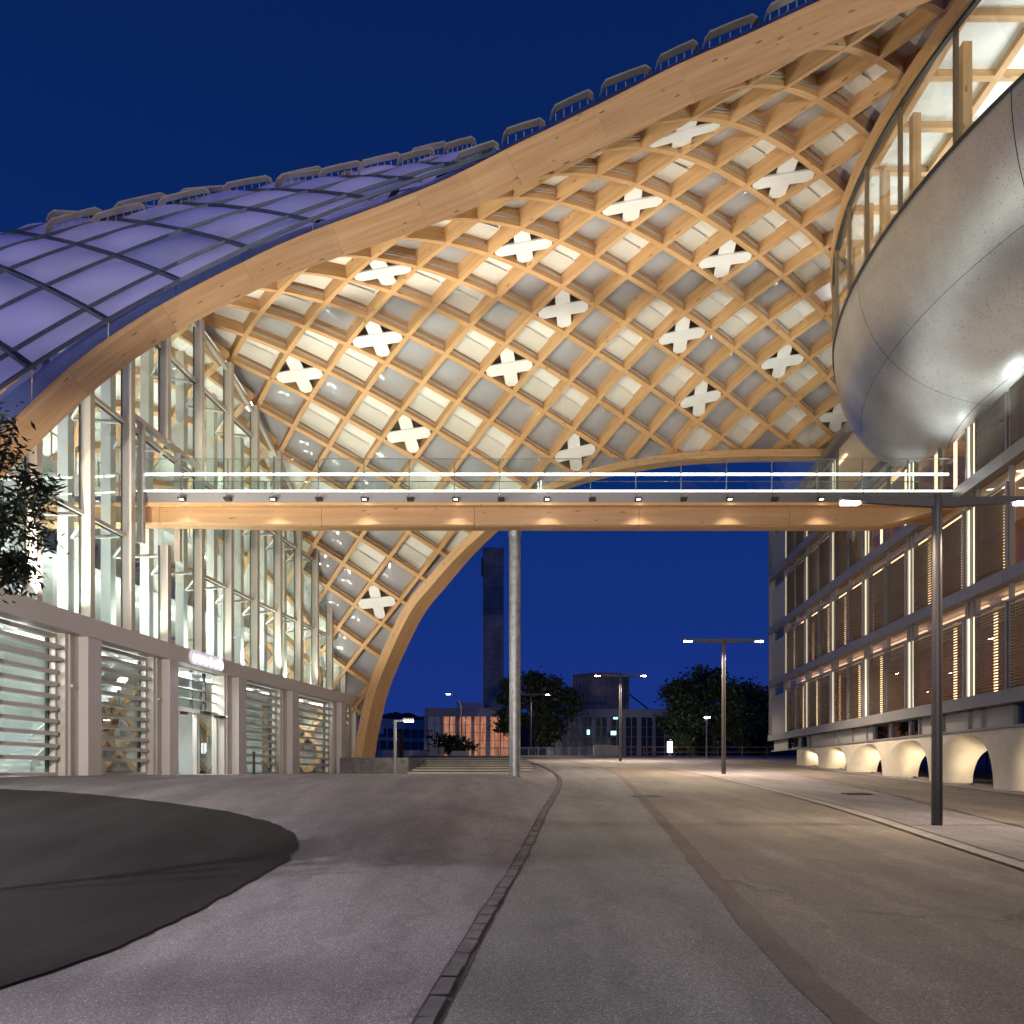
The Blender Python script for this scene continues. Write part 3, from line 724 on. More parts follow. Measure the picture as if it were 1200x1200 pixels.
# guard hoops
def hoop(p0, p1, h, n=5):
    g = MB(); p0 = Vector(p0); p1 = Vector(p1); d = p1 - p0; Z = Vector((0, -.12, 1)).normalized()
    pts = [p0, p0 + d * .035 + Z * h * .6, p0 + d * .12 + Z * h, p0 + d * .5 + Z * (h * 1.03), p0 + d * .86 + Z * h, p0 + d * .965 + Z * h * .6, p1]
    t = d.normalized(); s0 = Vector((0, 1, .12)).normalized()
    rows = []
    for p in pts: rows.append([p - s0 * .13 + Z * .02, p + s0 * .13])
    rows2 = [[p - Z * .05 for p in r] for r in rows]
    g.grid(rows, False)
    g.grid(rows2, False)
    for k in range(len(rows) - 1):
        for j in (0, 1): g.face([rows[k][j], rows[k + 1][j], rows2[k + 1][j], rows2[k][j]])
    ob = put('guard_hoop', g, M['hoop'], roof)
    g = MB()
    for i in range(n):
        q = p0 + d * (.14 + .72 * i / (n - 1)); g.bar(q, q + Z * h * .55, .025, .025, (0, 1, 0))
    pin = MB(); put('guard_pins', g, M['hoop'], ob)
for x0, y0, x1, y1 in ((532, 196, 586, 178), (588, 168, 640, 152), (644, 142, 696, 118), (702, 113, 764, 90), (767, 84, 818, 60), (822, 58, 889, 31), (894, 26, 952, -2), (958, -6, 1016, -32)):
    D = interp((x0 + x1) / 2, FRX, FRD) + 1.0
    hoop(W(x0, y0 + 3, D), W(x1, y1 + 3, D), (12 + (x1 - x0) * .05) / F * D)
for r in range(2, 8):
    c_h = 0 if r < 5 else (1 if r < 6 else 1.7)
    hoop(O3(r + .5, c_h + .45, .12), O3(r + 1.35, c_h + .42, .12), .32, 6)
    if r < 5: hoop(O3(r - .3, -1.9, .12), O3(r + .5, -1.95, .12), .46, 6)
    for (ra, ca, rb, cb) in ((r + .05, (0 if r < 5 else (1 if r < 6 else 1.7)), r + .95, (-.05 if r < 5 else (.95 if r < 6 else 1.7))), (r + .5, -1.0, r + 1.35, -1.05)):
        hoop(O3(ra, ca, .12), O3(rb, cb, .12), .34 if ca >= 0 else .36, 6)
    if r > 4: hoop(O3(r + .1, 1.0, .12), O3(r + .9, 1.0, .12), .34, 6)

# ------------------------------------------------------------------ glazed office front at the left
fac = thing('glazed_office', (-13, 30, -.12), 'brightly lit glass office front with beige fins and a beige band under the timber roof', 'building')
MY = [20.6, 23.3, 25.9, 28.3, 30.8, 33.5, 36.2, 38.9, 41.6, 44.2, 46.6, 48.8, 51.0, 52.6]
ZT = lambda Y: interp(Y, [18, 20, 22, 24, 26, 28, 30, 33.5, 35.6, 38.6, 41.6, 44.2, 46.5, 48.7, 51.4, 53], [6.5, 7.2, 8.6, 10.7, 13.4, 16.0, 17.2, 17.45, 17.2, 16.5, 15.35, 14.0, 12.3, 9.9, 6.2, 4.7])
def FN(Y):
    t = Vector((FACX(Y + .1) - FACX(Y - .1), .2, 0)).normalized(); return Vector((t.y, -t.x, 0)), t
def fp(Y, d, z):
    n, t = FN(Y); return Vector((FACX(Y), Y, z)) + n * d
def fbox(m, y0, y1, z0, z1, d0, d1, mi=0):
    a = [fp(y0, d0, 0), fp(y0, d1, 0), fp(y1, d1, 0), fp(y1, d0, 0)]
    m.hexa([(p.x, p.y, z0) for p in a] + [(p.x, p.y, z1) for p in a], mi)
def fbox2(m, y0, y1, z0, za, zb, d0, d1):
    a = [fp(y0, d0, 0), fp(y0, d1, 0), fp(y1, d1, 0), fp(y1, d0, 0)]; zz = [za, za, zb, zb]
    m.hexa([(p.x, p.y, z0[0] if k < 2 else z0[1]) for k, p in enumerate(a)] + [(p.x, p.y, zz[k]) for k, p in enumerate(a)])
BRZ0, BRZ1 = 8.15, 11.9       # bridge opening
TR = [7.8, 11.55, 15.25]
for i, Y in enumerate(MY):
    zt = ZT(Y) + .25
    segs = [(4.62, zt)] if i != 4 else [(4.62, BRZ0), (BRZ1, zt)]
    for z0, z1 in segs:
        m = MB(); fbox(m, Y - .125, Y + .125, z0, z1, -.05, .26); put('mullion', m, M['beige'], fac)
        m = MB(); fbox(m, Y - .155, Y + .155, z0, z1 - .02, -.09, -.052); put('gasket', m, M['gasket'], fac)
for i in range(len(MY) - 1):
    y0, y1 = MY[i] + .13, MY[i + 1] - .13; za, zb = ZT(MY[i]), ZT(MY[i + 1])
    lv = [4.62] + [z for z in TR if z < max(za, zb) - 1.2]
    for k, z in enumerate(lv):
        top = lv[k + 1] if k + 1 < len(lv) else None
        if i in (3, 4) and z == TR[0]:      # bay crossed by the bridge
            if i == 3: yy = (y0, 29.1)
            else: yy = (31.9, y1)
            m = MB(); fbox(m, yy[0], yy[1], z + .05, TR[1], -.03, -.015); put('glass_pane', m, M['glass'], fac)
            m = MB(); fbox(m, (29.1 if i == 3 else 31.75), (29.25 if i == 3 else 31.9), z, TR[1] + .3, -.05, .18)
            fbox(m, y0, y1, TR[1] + .3, TR[1] + .45, -.05, .18); put('opening_frame', m, M['beige'], fac)
            continue
        m = MB()
        if top: fbox(m, y0, y1, z + .06, top - .06, -.03, -.015)
        else: fbox2(m, y0, y1, (z + .06, z + .06), max(za - .06, z + .07), max(zb - .06, z + .07), -.03, -.015)
        put('glass_pane', m, M['glass'], fac)
        if k > 0:
            m = MB(); fbox(m, y0, y1, z - .06, z + .06, -.05, .08); put('transom', m, M['beige'], fac)
            m = MB(); fbox(m, y0, y1, z - .10, z - .062, -.08, -.02); put('gasket', m, M['gasket'], fac)
    m = MB(); a = fp(y0, .02, za); b = fp(y1, .02, zb); m.bar(a, b, .16, .14); put('top_frame', m, M['beige'], fac)
    # inner white fin, glass fin and forked steel strut
    ym = MY[i] * .60 + MY[i + 1] * .40; zt = ZT(ym)
    m = MB(); fbox(m, ym - .17, ym + .17, 4.4, zt - .3, -1.35, -1.0); put('inner_fin', m, M['whitegreen'], fac)
    m = MB(); fbox(m, ym + .50, ym + .53, 4.4, zt - .3, -1.0, -.35); put('glass_fin', m, M['glassgreen'], fac)
    for z in [q for q in TR if q < zt - 1]:
        m = MB(); c = fp(ym, -1.0, z - .42)
        m.tube([c, fp(MY[i] + .2, -.12, z - .12)], .045, 6); m.tube([c, fp(MY[i + 1] - .2, -.12, z - .05)], .06, 6); put('strut', m, M['white'], fac)
# band panels and eave
BY = [17.5, 20.6, 23.9, 27.0, 30.3, 33.4, 36.6, 39.7, 42.9, 46.2, 49.4, 52.4]
for y0, y1 in zip(BY[:-1], BY[1:]):
    m = MB(); fbox(m, y0 + .008, y1 - .008, 4.02, 4.60, -.10, .42); put('band_panel', m, M['band'], fac)
m = MB()
for y0, y1 in zip(BY[:-1], BY[1:]): fbox(m, y0, y1, 4.05, 4.56, -.5, -.11)
put('band_core', m, M['white'], fac)
# pillars
PIL = [(19.2, 20.5), (24.75, 26.15), (29.95, 31.2), (35.75, 37.3), (41.85, 43.55), (49.2, 50.6), (52.0, 52.6)]
for y0, y1 in PIL:
    m = MB(); ym = y0 + (y1 - y0) * .48
    fbox(m, ym, y1, -.2, 4.015, -.45, .40); put('pillar', m, M['band'], fac)
    m = MB(); fbox(m, y0, ym - .006, -.2, 4.01, -.45, .10); fbox(m, y0 + .15, y0 + .22, -.15, 4.0, .101, .16); put('pillar_jamb', m, M['beige'], fac)
# louvred shutters with glass behind
def shutter(y0, y1, label=None, n=10):
    sh = put('louvred_shutter', (lambda q: (fbox(q, y0, y0 + .08, -.12, 3.98, -.36, -.12), fbox(q, y1 - .08, y1, -.12, 3.98, -.36, -.12), fbox(q, y0 + .08, y1 - .08, 3.86, 3.98, -.36, -.12), fbox(q, y0 + .08, y1 - .08, -.12, -.03, -.36, -.12), q)[-1])(MB()), M['beige'], fac)
    for k in range(n):
        z = .33 + k * .355
        m = MB(); d1 = -.02 if k < n - 2 else .12
        fbox(m, y0 + .1, y1 - .1, z, z + .105, -.26, d1); put('slat', m, M['band'], sh)
    m = MB(); fbox(m, y0 + .09, y1 - .09, -.02, 3.85, -.40, -.385); put('pane', m, M['glassgreen'], sh)
    m = MB(); fbox(m, y0 + .09, y0 + .16, -.02, 3.85, -.384, -.3); fbox(m, y1 - .16, y1 - .09, -.02, 3.85, -.384, -.3); put('rubber_edge', m, M['gasket'], sh)
for (a, b) in ((20.55, 24.7), (26.2, 29.9), (37.35, 41.8), (43.6, 49.15)): shutter(a, b)
shutter(50.65, 51.95, n=10)
# entrance
E0, E1 = 31.25, 35.7; ent = put('entrance', (lambda q: (fbox(q, E0, E1, 2.30, 2.46, -.35, -.18), fbox(q, E0, E0 + .09, -.12, 2.30, -.35, -.18), fbox(q, E1 - .09, E1, -.12, 2.30, -.35, -.18), fbox(q, E0 + .95, E0 + 1.05, -.12, 2.30, -.35, -.18), fbox(q, E0 + 2.6, E0 + 2.7, -.12, 2.30, -.35, -.18), q)[-1])(MB()), M['beige'], fac)
for k, z in enumerate((2.46, 2.86, 3.25, 3.64)):
    for y0, y1 in ((E0, E0 + 1.1), (E0 + 1.15, E0 + 2.3), (E0 + 2.35, E0 + 3.4), (E0 + 3.45, E1)):
        m = MB(); fbox(m, y0 + .02, y1 - .02, z + .04, z + .37, -.30, -.285); put('top_light', m, M['glassgreen'], ent)
    m = MB(); fbox(m, E0, E1, z + .36, z + .40, -.36, -.2); put('glazing_bar', m, M['beige'], ent)
for y in (E0 + 1.125, E0 + 2.325, E0 + 3.425):
    m = MB(); fbox(m, y - .025, y + .025, 2.46, 3.98, -.34, -.22); put('glazing_post', m, M['gasket'], ent)
for y0, y1, dd in ((E0 + .09, E0 + .94, 0), (E0 + 2.7, E1 - .09, 0)):
    m = MB(); fbox(m, y0, y1, -.1, 2.29, -.30, -.285); put('side_glass', m, M['glassgreen'], ent)
    m = MB(); ymid = y1 - .12 if y0 < 33 else y0 + .9
    m.bar(fp(ymid, -.2, .75), fp(ymid, -.2, 1.35), .03, .03, (1, 0, 0)); m.bar(fp(ymid, -.2, .78), fp(ymid, -.29, .78), .02, .02); m.bar(fp(ymid, -.2, 1.32), fp(ymid, -.29, 1.32), .02, .02); put('door_handle', m, M['steel'], ent)
m = MB(); fbox(m, E0 + 1.75, E0 + 2.55, -.1, 2.2, -1.3, -1.25); ob = put('door_leaf', m, M['white'], ent); ob['label'] = 'white open door leaf with a small red dot sticker'
m = MB()
c = fp(E0 + 2.1, -1.24, 1.35); n_, t_ = FN(E0 + 2.1)
m.face([c + t_ * .09 * math.cos(a) + Vector((0, 0, .09 * math.sin(a))) for a in np.linspace(0, 2 * PI, 14)[:-1]]); put('sticker', m, M['redpaint'], ent)
for q in ((E0 + 1.2, E0 + 1.6, 2.18, 2.29, -.17, -.05), (E0 + 2.9, E0 + 3.6, 2.32, 2.42, -.17, -.05), (E1 - .45, E1 + .15, 2.22, 2.32, -.1, .12)):
    m = MB(); fbox(m, *q); put('door_sensor', m, M['gasket'], ent)
area(tuple(fp(33.4, -1.6, 3.85)), tuple(fp(33.4, -1.5, 0)), .6, 170, (.97, 1, .98), 3)
area(tuple(fp(33.2, -.62, 3.8)), tuple(fp(33.2, -.9, 0)), .25, 190, (.98, 1, 1), 3)
m = MB(); fbox(m, E0 + 2.75, E0 + 3.3, -.1, 2.25, -1.9, -1.8); put('inside_panel', m, M['white'], ent)
# bollard by the pillar, cameras
m = MB(); c = fp(37.25, .75, -.12); m.tube([c, c + Vector((0, 0, .95))], .06, 8)
o = put('bollard', (lambda q: (q.tube([(0, 0, 0), (0, 0, .9)], [.06, .055], 10), q.tube([(0, 0, .9), (0, 0, .98)], [.075, .06], 10), q)[-1])(MB()), M['gasket'], None, tuple(c)); o.data.transform(Matrix.Translation(c)); tag(o, 'short black bollard beside the beige pillar right of the entrance', 'bollard')
for Y, z in ((25.2, 2.5), (30.4, 2.55), (36.1, 2.3)):
    m = MB(); c = fp(Y - .25, .12, z); m.tube([c, c + Vector((.09, 0, 0))], .045, 8); put('door_camera', m, M['white'], fac)
# lit sign
sg = thing('lit_sign', tuple(fp(32.9, .6, 4.3)), 'glowing white rounded lettering sign on the beige band above the entrance', 'sign')
sy0, sy1 = 31.95, 34.85; m = MB(); a = []
for k in range(24):
    th = 2 * PI * k / 24; yy = (sy0 + sy1) / 2 + (math.copysign(1, math.cos(th)) * ((sy1 - sy0) / 2 - .26) + .26 * math.cos(th)); a.append((yy, 4.32 + .27 * math.sin(th)))
m.face([fp(y, .50, z) for y, z in a]); m.face([fp(y, .45, z) for y, z in reversed(a)])
for k in range(24):
    q0, q1 = a[k], a[(k + 1) % 24]; m.face([fp(q0[0], .45, q0[1]), fp(q1[0], .45, q1[1]), fp(q1[0], .50, q1[1]), fp(q0[0], .50, q0[1])])
put('halo_plate', m, M['signhalo'], sg)
for k, ch in enumerate('swatch'):
    cu = bpy.data.curves.new('letter', 'FONT'); cu.body = ch; cu.size = .52; cu.extrude = .02; cu.offset = .012; cu.align_x = 'CENTER'
    ob = bpy.data.objects.new('letter_src', cu); COL.objects.link(ob); dg = bpy.context.evaluated_depsgraph_get(); me = bpy.data.meshes.new_from_object(ob.evaluated_get(dg)); bpy.data.objects.remove(ob)
    me.materials.clear(); me.materials.append(M['signlight'])
    yy = sy0 + .33 + (sy1 - sy0 - .66) * k / 5; p = fp(yy, .53, 4.16); n_, t_ = FN(yy)
    R = Matrix((tuple(t_) , (0, 0, 1), tuple(n_))).transposed().to_4x4()
    me.transform(Matrix.Translation(p - Vector(OFF[sg.name])) @ R); put('letter', me, None, sg)
area(tuple(fp(33.4, 1.0, 4.3)), tuple(fp(33.4, 6, 0)), 2.6, 25, (.9, .88, 1), .4)
# interior: floor, galleries, columns, back lattice, stairs
m = MB()
for y0, y1 in zip(BY[:-1], BY[1:]): fbox(m, y0, y1, -.30, -.13, -16, -.40)
put('inside_floor', m, M['white'], fac)
for z, d0, d1 in ((4.05, -3.2, -.52), (7.75, -8, -4.2), (11.3, -8, -4.6)):
    m = MB()
    for y0, y1 in zip(BY[:-1], BY[1:]):
        fbox(m, y0, y1, z, z + .32, d0 - 3, d1)
    put('gallery_slab', m, M['white'], fac)
    m = MB()
    for y0 in np.arange(18, 50, 1.5): fbox(m, y0, y0 + .04, z + .32, z + 1.4, d1 - .12, d1 - .08); fbox(m, y0, y0 + 1.5, z + 1.36, z + 1.4, d1 - .12, d1 - .08)
    if z > 5: put('gallery_rail', m, M['steel'], fac)
for Y in (21, 27.5, 32.5, 38.5, 44.5):
    m = MB(); c = fp(Y, -4.4, 0); m.tube([(c.x, c.y, -.13), (c.x, c.y, 11.3)], .28, 14); put('column', m, M['white'], fac)
for (y0, y1) in ((18.5, 22.8), (28.1, 31.0), (39.6, 41.9), (46.6, 49.0)):
    m = MB(); fbox(m, y0, y1, -.13, 4.05, -4.3, -4.1); put('inside_wall', m, M['teal'], fac)
st = put('stair', (lambda q: ([q.hexa([tuple(fp(26.6 + .28 * k, -3.4, .0 + .17 * k)), tuple(fp(26.6 + .28 * k, -2.2, .17 * k)), tuple(fp(26.9 + .28 * k, -2.2, .17 * k)), tuple(fp(26.9 + .28 * k, -3.4, .17 * k)), tuple(fp(26.6 + .28 * k, -3.4, .08 + .17 * k)), tuple(fp(26.6 + .28 * k, -2.2, .08 + .17 * k)), tuple(fp(26.9 + .28 * k, -2.2, .08 + .17 * k)), tuple(fp(26.9 + .28 * k, -3.4, .08 + .17 * k))]) for k in range(20)], q)[-1])(MB()), M['white'], fac)
m = MB(); m.bar(fp(26.6, -2.15, .2), fp(32.2, -2.15, 3.6), .06, .28); m.bar(fp(26.6, -2.15, 1.1), fp(32.2, -2.15, 4.5), .05, .05); put('stair_string', m, M['white'], fac)
# inner lattice: the roof comes down to the floor behind the glass
def IN(i, s):          # i along Y in cells of 1.35 m, s 0 at the glass top .. 1 at the floor
    Y = 28.2 + i * 1.30; zt = ZT(Y) + .05 - .9 * (1 - smooth(28, 34, Y)); w_ = 11.5
    th = s * PI / 2
    zz = zt * (math.cos(th) ** .9) * 1.0 + 2.2 * math.sin(2 * th) * smooth(26, 36, Y) - .13 * s
    return Vector((FACX(Y) - .3 - w_ * math.sin(th) ** 1.15, Y, zz))
NI, NS = 19, 12
def INn(i, s):
    e = .01; u = IN(i + .1, s) - IN(i - .1, s); v = IN(i, min(1, s + e)) - IN(i, max(0, s - e)); n = u.cross(v).normalized(); p = IN(i, s)
    return p, (n if n.x * -1 + n.z > 0 else -n), u, v
for k in range(-NS, NI + NS, 2):
    for sg_ in (1, -1):
        P, S_, N_ = [], [], []
        for j in range(NS * 2 + 1):
            i = k + sg_ * j / 2 if sg_ > 0 else k + NS - j / 2
            if i < 0 or i > NI: continue
            s = j / (NS * 2); p, n, u, v = INn(i, s); 
            P.append(p + n * (.01 * (sg_ > 0))); N_.append(n)
        if len(P) < 3: continue
        for q in range(len(P)):
            t = (P[min(q + 1, len(P) - 1)] - P[max(0, q - 1)]).normalized(); S_.append(t.cross(N_[q]).normalized())
        m = MB(); m.sweep(P, S_, N_, [(-.12, 0), (.12, 0), (.12, .7), (-.12, .7)]); put('inner_beam', m, M['timber'], fac)
m1, m2 = MB(), MB()
for k in range(-NS, NI + NS):
    for j in range(-1, NS):
        if (k + j) % 2: continue
        # diamond with corners (k, j), (k+1, j+1), (k, j+2), (k-1, j+1)
        q = [(k, j), (k + 1, j + 1), (k, j + 2), (k - 1, j + 1)]
        if j == -1: q = [(k + 1, 0), (k, 1), (k - 1, 0)]
        q = [(min(max(a, 0), NI), b) for a, b in q]
        if len(set(q)) < 3 or any(b > NS for a, b in q): continue
        mm = m1 if random.random() < .72 else m2
        mm = MB(); mm.face([INn(a, b / NS)[0] + INn(a, b / NS)[1] * .45 for a, b in q]); put('inner_panel', mm, M['panel'] if random.random() < .72 else M['etfe'], fac)
# lattice closing the far end of the hall
EA, EB = Vector((-10.9, 53.2, 0)), Vector((-27, 45.5, 0)); ed = (EB - EA).normalized(); en = Vector((ed.y, -ed.x, 0)); en = en if en.y > 0 else -en
EL = (EB - EA).length; eh = lambda t: 8.0 + 6.5 * smooth(0, 6, t)
ep = lambda t, z: EA + ed * t + Vector((0, 0, z))
for k in range(-9, 12):
    for sg_ in (1, -1):
        z0 = 0; t0 = k * 1.9; pts = []
        for q in range(60):
            zz = q * .28; tt = t0 + sg_ * zz * .8
            if 0 <= tt <= EL and zz <= eh(tt): pts.append(ep(tt, zz - .1) + en * (.012 if sg_ > 0 else 0))
        if len(pts) > 3:
            m = MB(); m.bar(pts[0], pts[-1], .24, .7, -en); put('inner_beam', m, M['timber'], fac)
for i in range(9):
    for j in range(8):
        a = i * 2.05; b = j * 1.9
        if a + 2.05 > EL + .1 or b > eh(a + 1): continue
        m = MB(); m.face([ep(a, b) + en * .3, ep(a + 2.04, b) + en * .3, ep(a + 2.04, b + 1.89) + en * .3, ep(a, b + 1.89) + en * .3]); put('inner_panel', m, M['panel'] if (i * 3 + j * 5) % 4 else M['etfe'], fac)
# luminaires inside
for z, d, pw in ((4.0, -1.6, 7), ):
    for y0, y1 in zip(BY[:-1], BY[1:]):
        m = MB(); fbox(m, y0 + .6, y1 - .6, z - .04, z, d - .1, d + .1); put('ceiling_tube', m, M['tube'], fac)
        c = fp((y0 + y1) / 2, d, z - .1); area(c, c + Vector((.75, 0, -1)), .3, 190, (.97, 1, .98), 2.4)
for Y in (20, 25, 30, 35, 40, 45, 49):
    c = fp(Y, -2.0, 4.55); m = MB(); m.tube([c - Vector((0, 0, .12)), c], .16, 10); put('floor_uplight', m, M['tube'], fac)
    area(c + Vector((0, 0, .05)), c + Vector((-.15, 0, 1)), .5, 560 if Y < 42 else 300, (1, .985, .90), 3.5)
for Y in (22, 29, 37, 44):
    c = fp(Y, -5.5, 7.65); area(c, c + Vector((0, 0, -1)), .6, 160, (1, .99, .93), 3.0)
    c = fp(Y, -6.5, 11.7); area(c, c + Vector((0.3, 0, 1)), .6, 380, (1, .985, .92), 3.0)
# added flood lights on ledge and bridge deck, standing in for hidden floods
fl = []
FLS = [((FACX(22.5) + .3, 22.5, 4.6), (0, 33, 19), 3600, 'on the beige band, nearest the hanging leaves'), ((FACX(41) + .3, 41, 4.6), (-4, 44, 15), 1000, 'on the beige band, right of the lit sign'), ((FACX(46) + .3, 46, 4.6), (-5, 48, 11), 260, 'on the beige band, farthest along, near the arch foot'),
       ((-10.5, 31.2, 9.56), (-7, 36, 18), 1800, 'on the footbridge deck, at its glass office end'), ((-6.6, 31.2, 9.56), (-2, 37, 18.5), 1900, 'on the footbridge deck, left of the steel column'), ((-1.5, 31.2, 9.56), (3, 37, 19), 1500, 'on the footbridge deck, above the steel column'), ((6.0, 31.2, 9.56), (8, 33, 20), 1400, 'on the footbridge deck, right of the steel column')]
for p0, aim, pw, wh in FLS:
    p0 = Vector(p0); c = p0 + Vector((0, 0, .13))
    t = thing('added_flood_light', tuple(p0), 'small added white flood light ' + wh, 'flood light', 'added flood lights washing the timber roof')
    d = (Vector(aim) - c).normalized()
    m = MB(); m.tube([c - d * .09, c + d * .05], [.07, .085], 10); put('housing', m, M['white'], t)
    m = MB(); m.bar(p0, c, .04, .04, (1, 0, 0)); put('bracket', m, M['steel'], t)
    spot(c + d * .08, aim, pw, (1, .92, .74), 125, .8, .035)

# ------------------------------------------------------------------ footbridge
BYN, BYF = 29.2, 31.7
XL, XR = -13.4, 15.15
br_ = thing('footbridge', (0, 30.4, 8.2), 'long timber footbridge with glass sides and glowing light lines between the two buildings', 'bridge')
XLI = -20
def zbeam(x):
    return 8.50 + .62 * smooth(12.6, 15.6, x) if x > 0 else 8.50 + .08 * (1 - smooth(-12.6, -6.5, x))
cutx = [XLI, -12.2, -6.6, -1.3, 4.4, 9.6, 15.4]
for x0, x1 in zip(cutx[:-1], cutx[1:]):
    m = MB(); rings = []; xs_ = np.linspace(x0 + .006, x1 - .006, 12); per = [0, .75, 1.1, 2.5, 2.85, 3.6, 5.6]
    for x in xs_:
        zb = zbeam(x); r = [(x, BYN + .35, 9.14), (x, BYN + .35, zb + .05), (x, BYN + .45, zb), (x, BYN + .95, zb), (x, BYN + 1.7, zb + .35), (x, BYF - .30, 9.14)]
        rings.append(r)
    for k in range(11):
        for j in range(6):
            j2 = (j + 1) % 6
            m.face([rings[k][j], rings[k + 1][j], rings[k + 1][j2], rings[k][j2]], [(xs_[k], per[j]), (xs_[k + 1], per[j]), (xs_[k + 1], per[j2] if j2 else 5.6), (xs_[k], per[j2] if j2 else 5.6)])
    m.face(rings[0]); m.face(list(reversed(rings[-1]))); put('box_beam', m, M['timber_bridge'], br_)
m = MB(); m.box(XLI, 15.3, BYN + .1, BYF - .1, 9.145, 9.24); put('timber_deck', m, M['timber'], br_)
PXs = np.arange(-12.9, 15.3, 1.56)
for x0, x1 in zip(list(PXs[:-1]), list(PXs[1:])):
    m = MB()
    x1_ = min(x1, 15.2)
    m.hexa([(x0 + .006, BYN + .10, 9.245), (x1_ - .006, BYN + .10, 9.245), (x1_ - .006, BYN + .4, 9.245), (x0 + .006, BYN + .4, 9.245), (x0 + .006, BYN, 9.57), (x1_ - .006, BYN, 9.57), (x1_ - .006, BYN + .4, 9.57), (x0 + .006, BYN + .4, 9.57)])
    put('fascia_plate', m, M['fascia'], br_)
    for yy, nm in ((BYN + .10, 'glass_panel'), (BYF - .10, 'glass_panel')):
        m = MB(); m.box(x0 + .015, x1_ - .015, yy, yy + .02, 9.62, 10.72); put(nm, m, M['glass'], br_)
    m = MB(); m.box(x0 - .012, x0 + .012, BYN + .13, BYN + .2, 9.57, 10.72); put('glass_post', m, M['steel'], br_)
m = MB(); m.box(XLI, 15.2, BYN + .4, BYF - .05, 9.245, 9.55); put('walkway', m, M['fascia'], br_)
for yy in (BYN + .11, BYF - .11):
    m = MB(); m.bar((-12.9, yy, 10.735), (15.15, yy, 10.735), .03, .02); put('glass_cap', m, M['steel'], br_)
    y2 = yy + (.16 if yy < 30 else -.16)
    m = MB(); m.tube([(-12.7, y2, 10.27), (15.0, y2, 10.27)], .03, 8); put('hand_rail', m, M['steel'], br_)
    for x0, x1 in zip(list(PXs[:-1]), list(PXs[1:])):
        m = MB(); m.box(x0 + .03, min(x1, 15.1) - .03, y2 - .022, y2 + .022, 10.225, 10.238); m.box(x0 + .03, min(x1, 15.1) - .03, y2 - .035, y2 - .030, 10.24, 10.29); put('rail_light', m, M['led'], br_)
        m = MB(); m.box(x0 + .02, min(x1, 15.1) - .02, yy - .045, yy - .02, 9.60, 9.645); put('base_light', m, M['led'], br_)
    area((1, yy + (.3 if yy < 30 else -.3), 10.2), (1, 30.4, 9), .05, 60, (1, .98, .92), 26)
for k, x in enumerate(PXs[1:-1]):
    sb = put('bracket', (lambda q: (q.hexa([(x - .05, BYN - .16, 9.30), (x + .16, BYN - .16, 9.30), (x + .16, BYN + .08, 9.26), (x - .05, BYN + .08, 9.26), (x - .05, BYN - .16, 9.35), (x + .16, BYN - .16, 9.35), (x + .16, BYN + .08, 9.40), (x - .05, BYN + .08, 9.40)]), q)[-1])(MB()), M['gasket'], br_)
    if k % 2 == 0:
        m = MB(); m.box(x + .0, x + .12, BYN - .13, BYN - .02, 9.275, 9.295); put('spot_lens', m, M['tube'], sb)
        spot((x + .1, BYN - .1, 9.22), (x + .45, BYN + .5, 8.5), 2, (1, .86, .68), 110, .7, .03)
        spot((x + .1, BYN - .1, 9.2), (x + .1, BYN - 1.5, 0), 150, (1, .88, .72), 120, .8, .04)
pc = thing('support_column', (.1, 30.3, -.15), 'tall galvanised steel column standing under the middle of the footbridge', 'column')
m = MB(); m.tube([(.1, 30.3, -.6), (.1, 30.3, 3.1)], .20, 20); m.tube([(.1, 30.3, 3.12), (.1, 30.3, 8.3)], .20, 20); put('shaft', m, M['steel'], pc)
m = MB(); m.tube([(.1, 30.3, 3.06), (.1, 30.3, 3.16)], .205, 20); put('weld_collar', m, M['steel'], pc)
m = MB(); m.tube([(.1, 30.3, 8.3), (.1, 30.3, 8.495)], [.21, .23], 20); put('head_plate', m, M['steel'], pc)
m = MB(); m.tube([(.1, 30.3, -.6), (.1, 30.3, -.10)], .23, 20); put('base_collar', m, M['steel'], pc)

# ------------------------------------------------------------------ arched office building at the right
GX = lambda Y: 13.025 + .079 * Y
gn = Vector((-1, .079, 0)).normalized(); gt = Vector((.079, 1, 0)).normalized()
def gpnt(Y, d, z): return Vector((GX(Y), Y, z)) + gn * d
def gbox(m, y0, y1, z0, z1, d0, d1, mi=0):
    a = [gpnt(y0, d0, 0), gpnt(y0, d1, 0), gpnt(y1, d1, 0), gpnt(y1, d0, 0)]
    m.hexa([(p.x, p.y, z0) for p in a] + [(p.x, p.y, z1) for p in a], mi)
off_ = thing('arched_office', (16, 38, 0), 'grey office building with louvred windows, warm light strips and concrete arches at its base', 'building')
YS = [13.05, 18.1, 23.1, 28.2, 33.3, 38.4, 43.4, 48.4, 53.3]
YEND = 57.6
FL = [2.25, 5.86, 9.40, 12.95, 16.5]
seg = [10.5] + [(a + b) / 2 for a, b in zip(YS[:-1], YS[1:])] + [YEND]
for z in FL:
    for a, b in zip(seg[:-1], seg[1:]):
        if z > 16 and a < 40: continue
        m = MB(); gbox(m, a + .008, b - .008, z - .20, z + .20, -.1, .30); put('floor_band', m, M['greymetal'], off_)
    m = MB(); gbox(m, 10.5 if z < 16 else 40.9, YEND, z - .16, z + .16, -7, -.102); put('floor_slab', m, M['white'], off_)
m = MB(); gbox(m, 10.5, YEND - .02, 2.45, 12.8, -3.3, -3.1); put('room_wall', m, M['woodwall'], off_)
m = MB(); gbox(m, 41.2, YEND - .02, 13.12, 16.33, -3.3, -3.1); put('room_wall', m, M['woodwall'], off_)
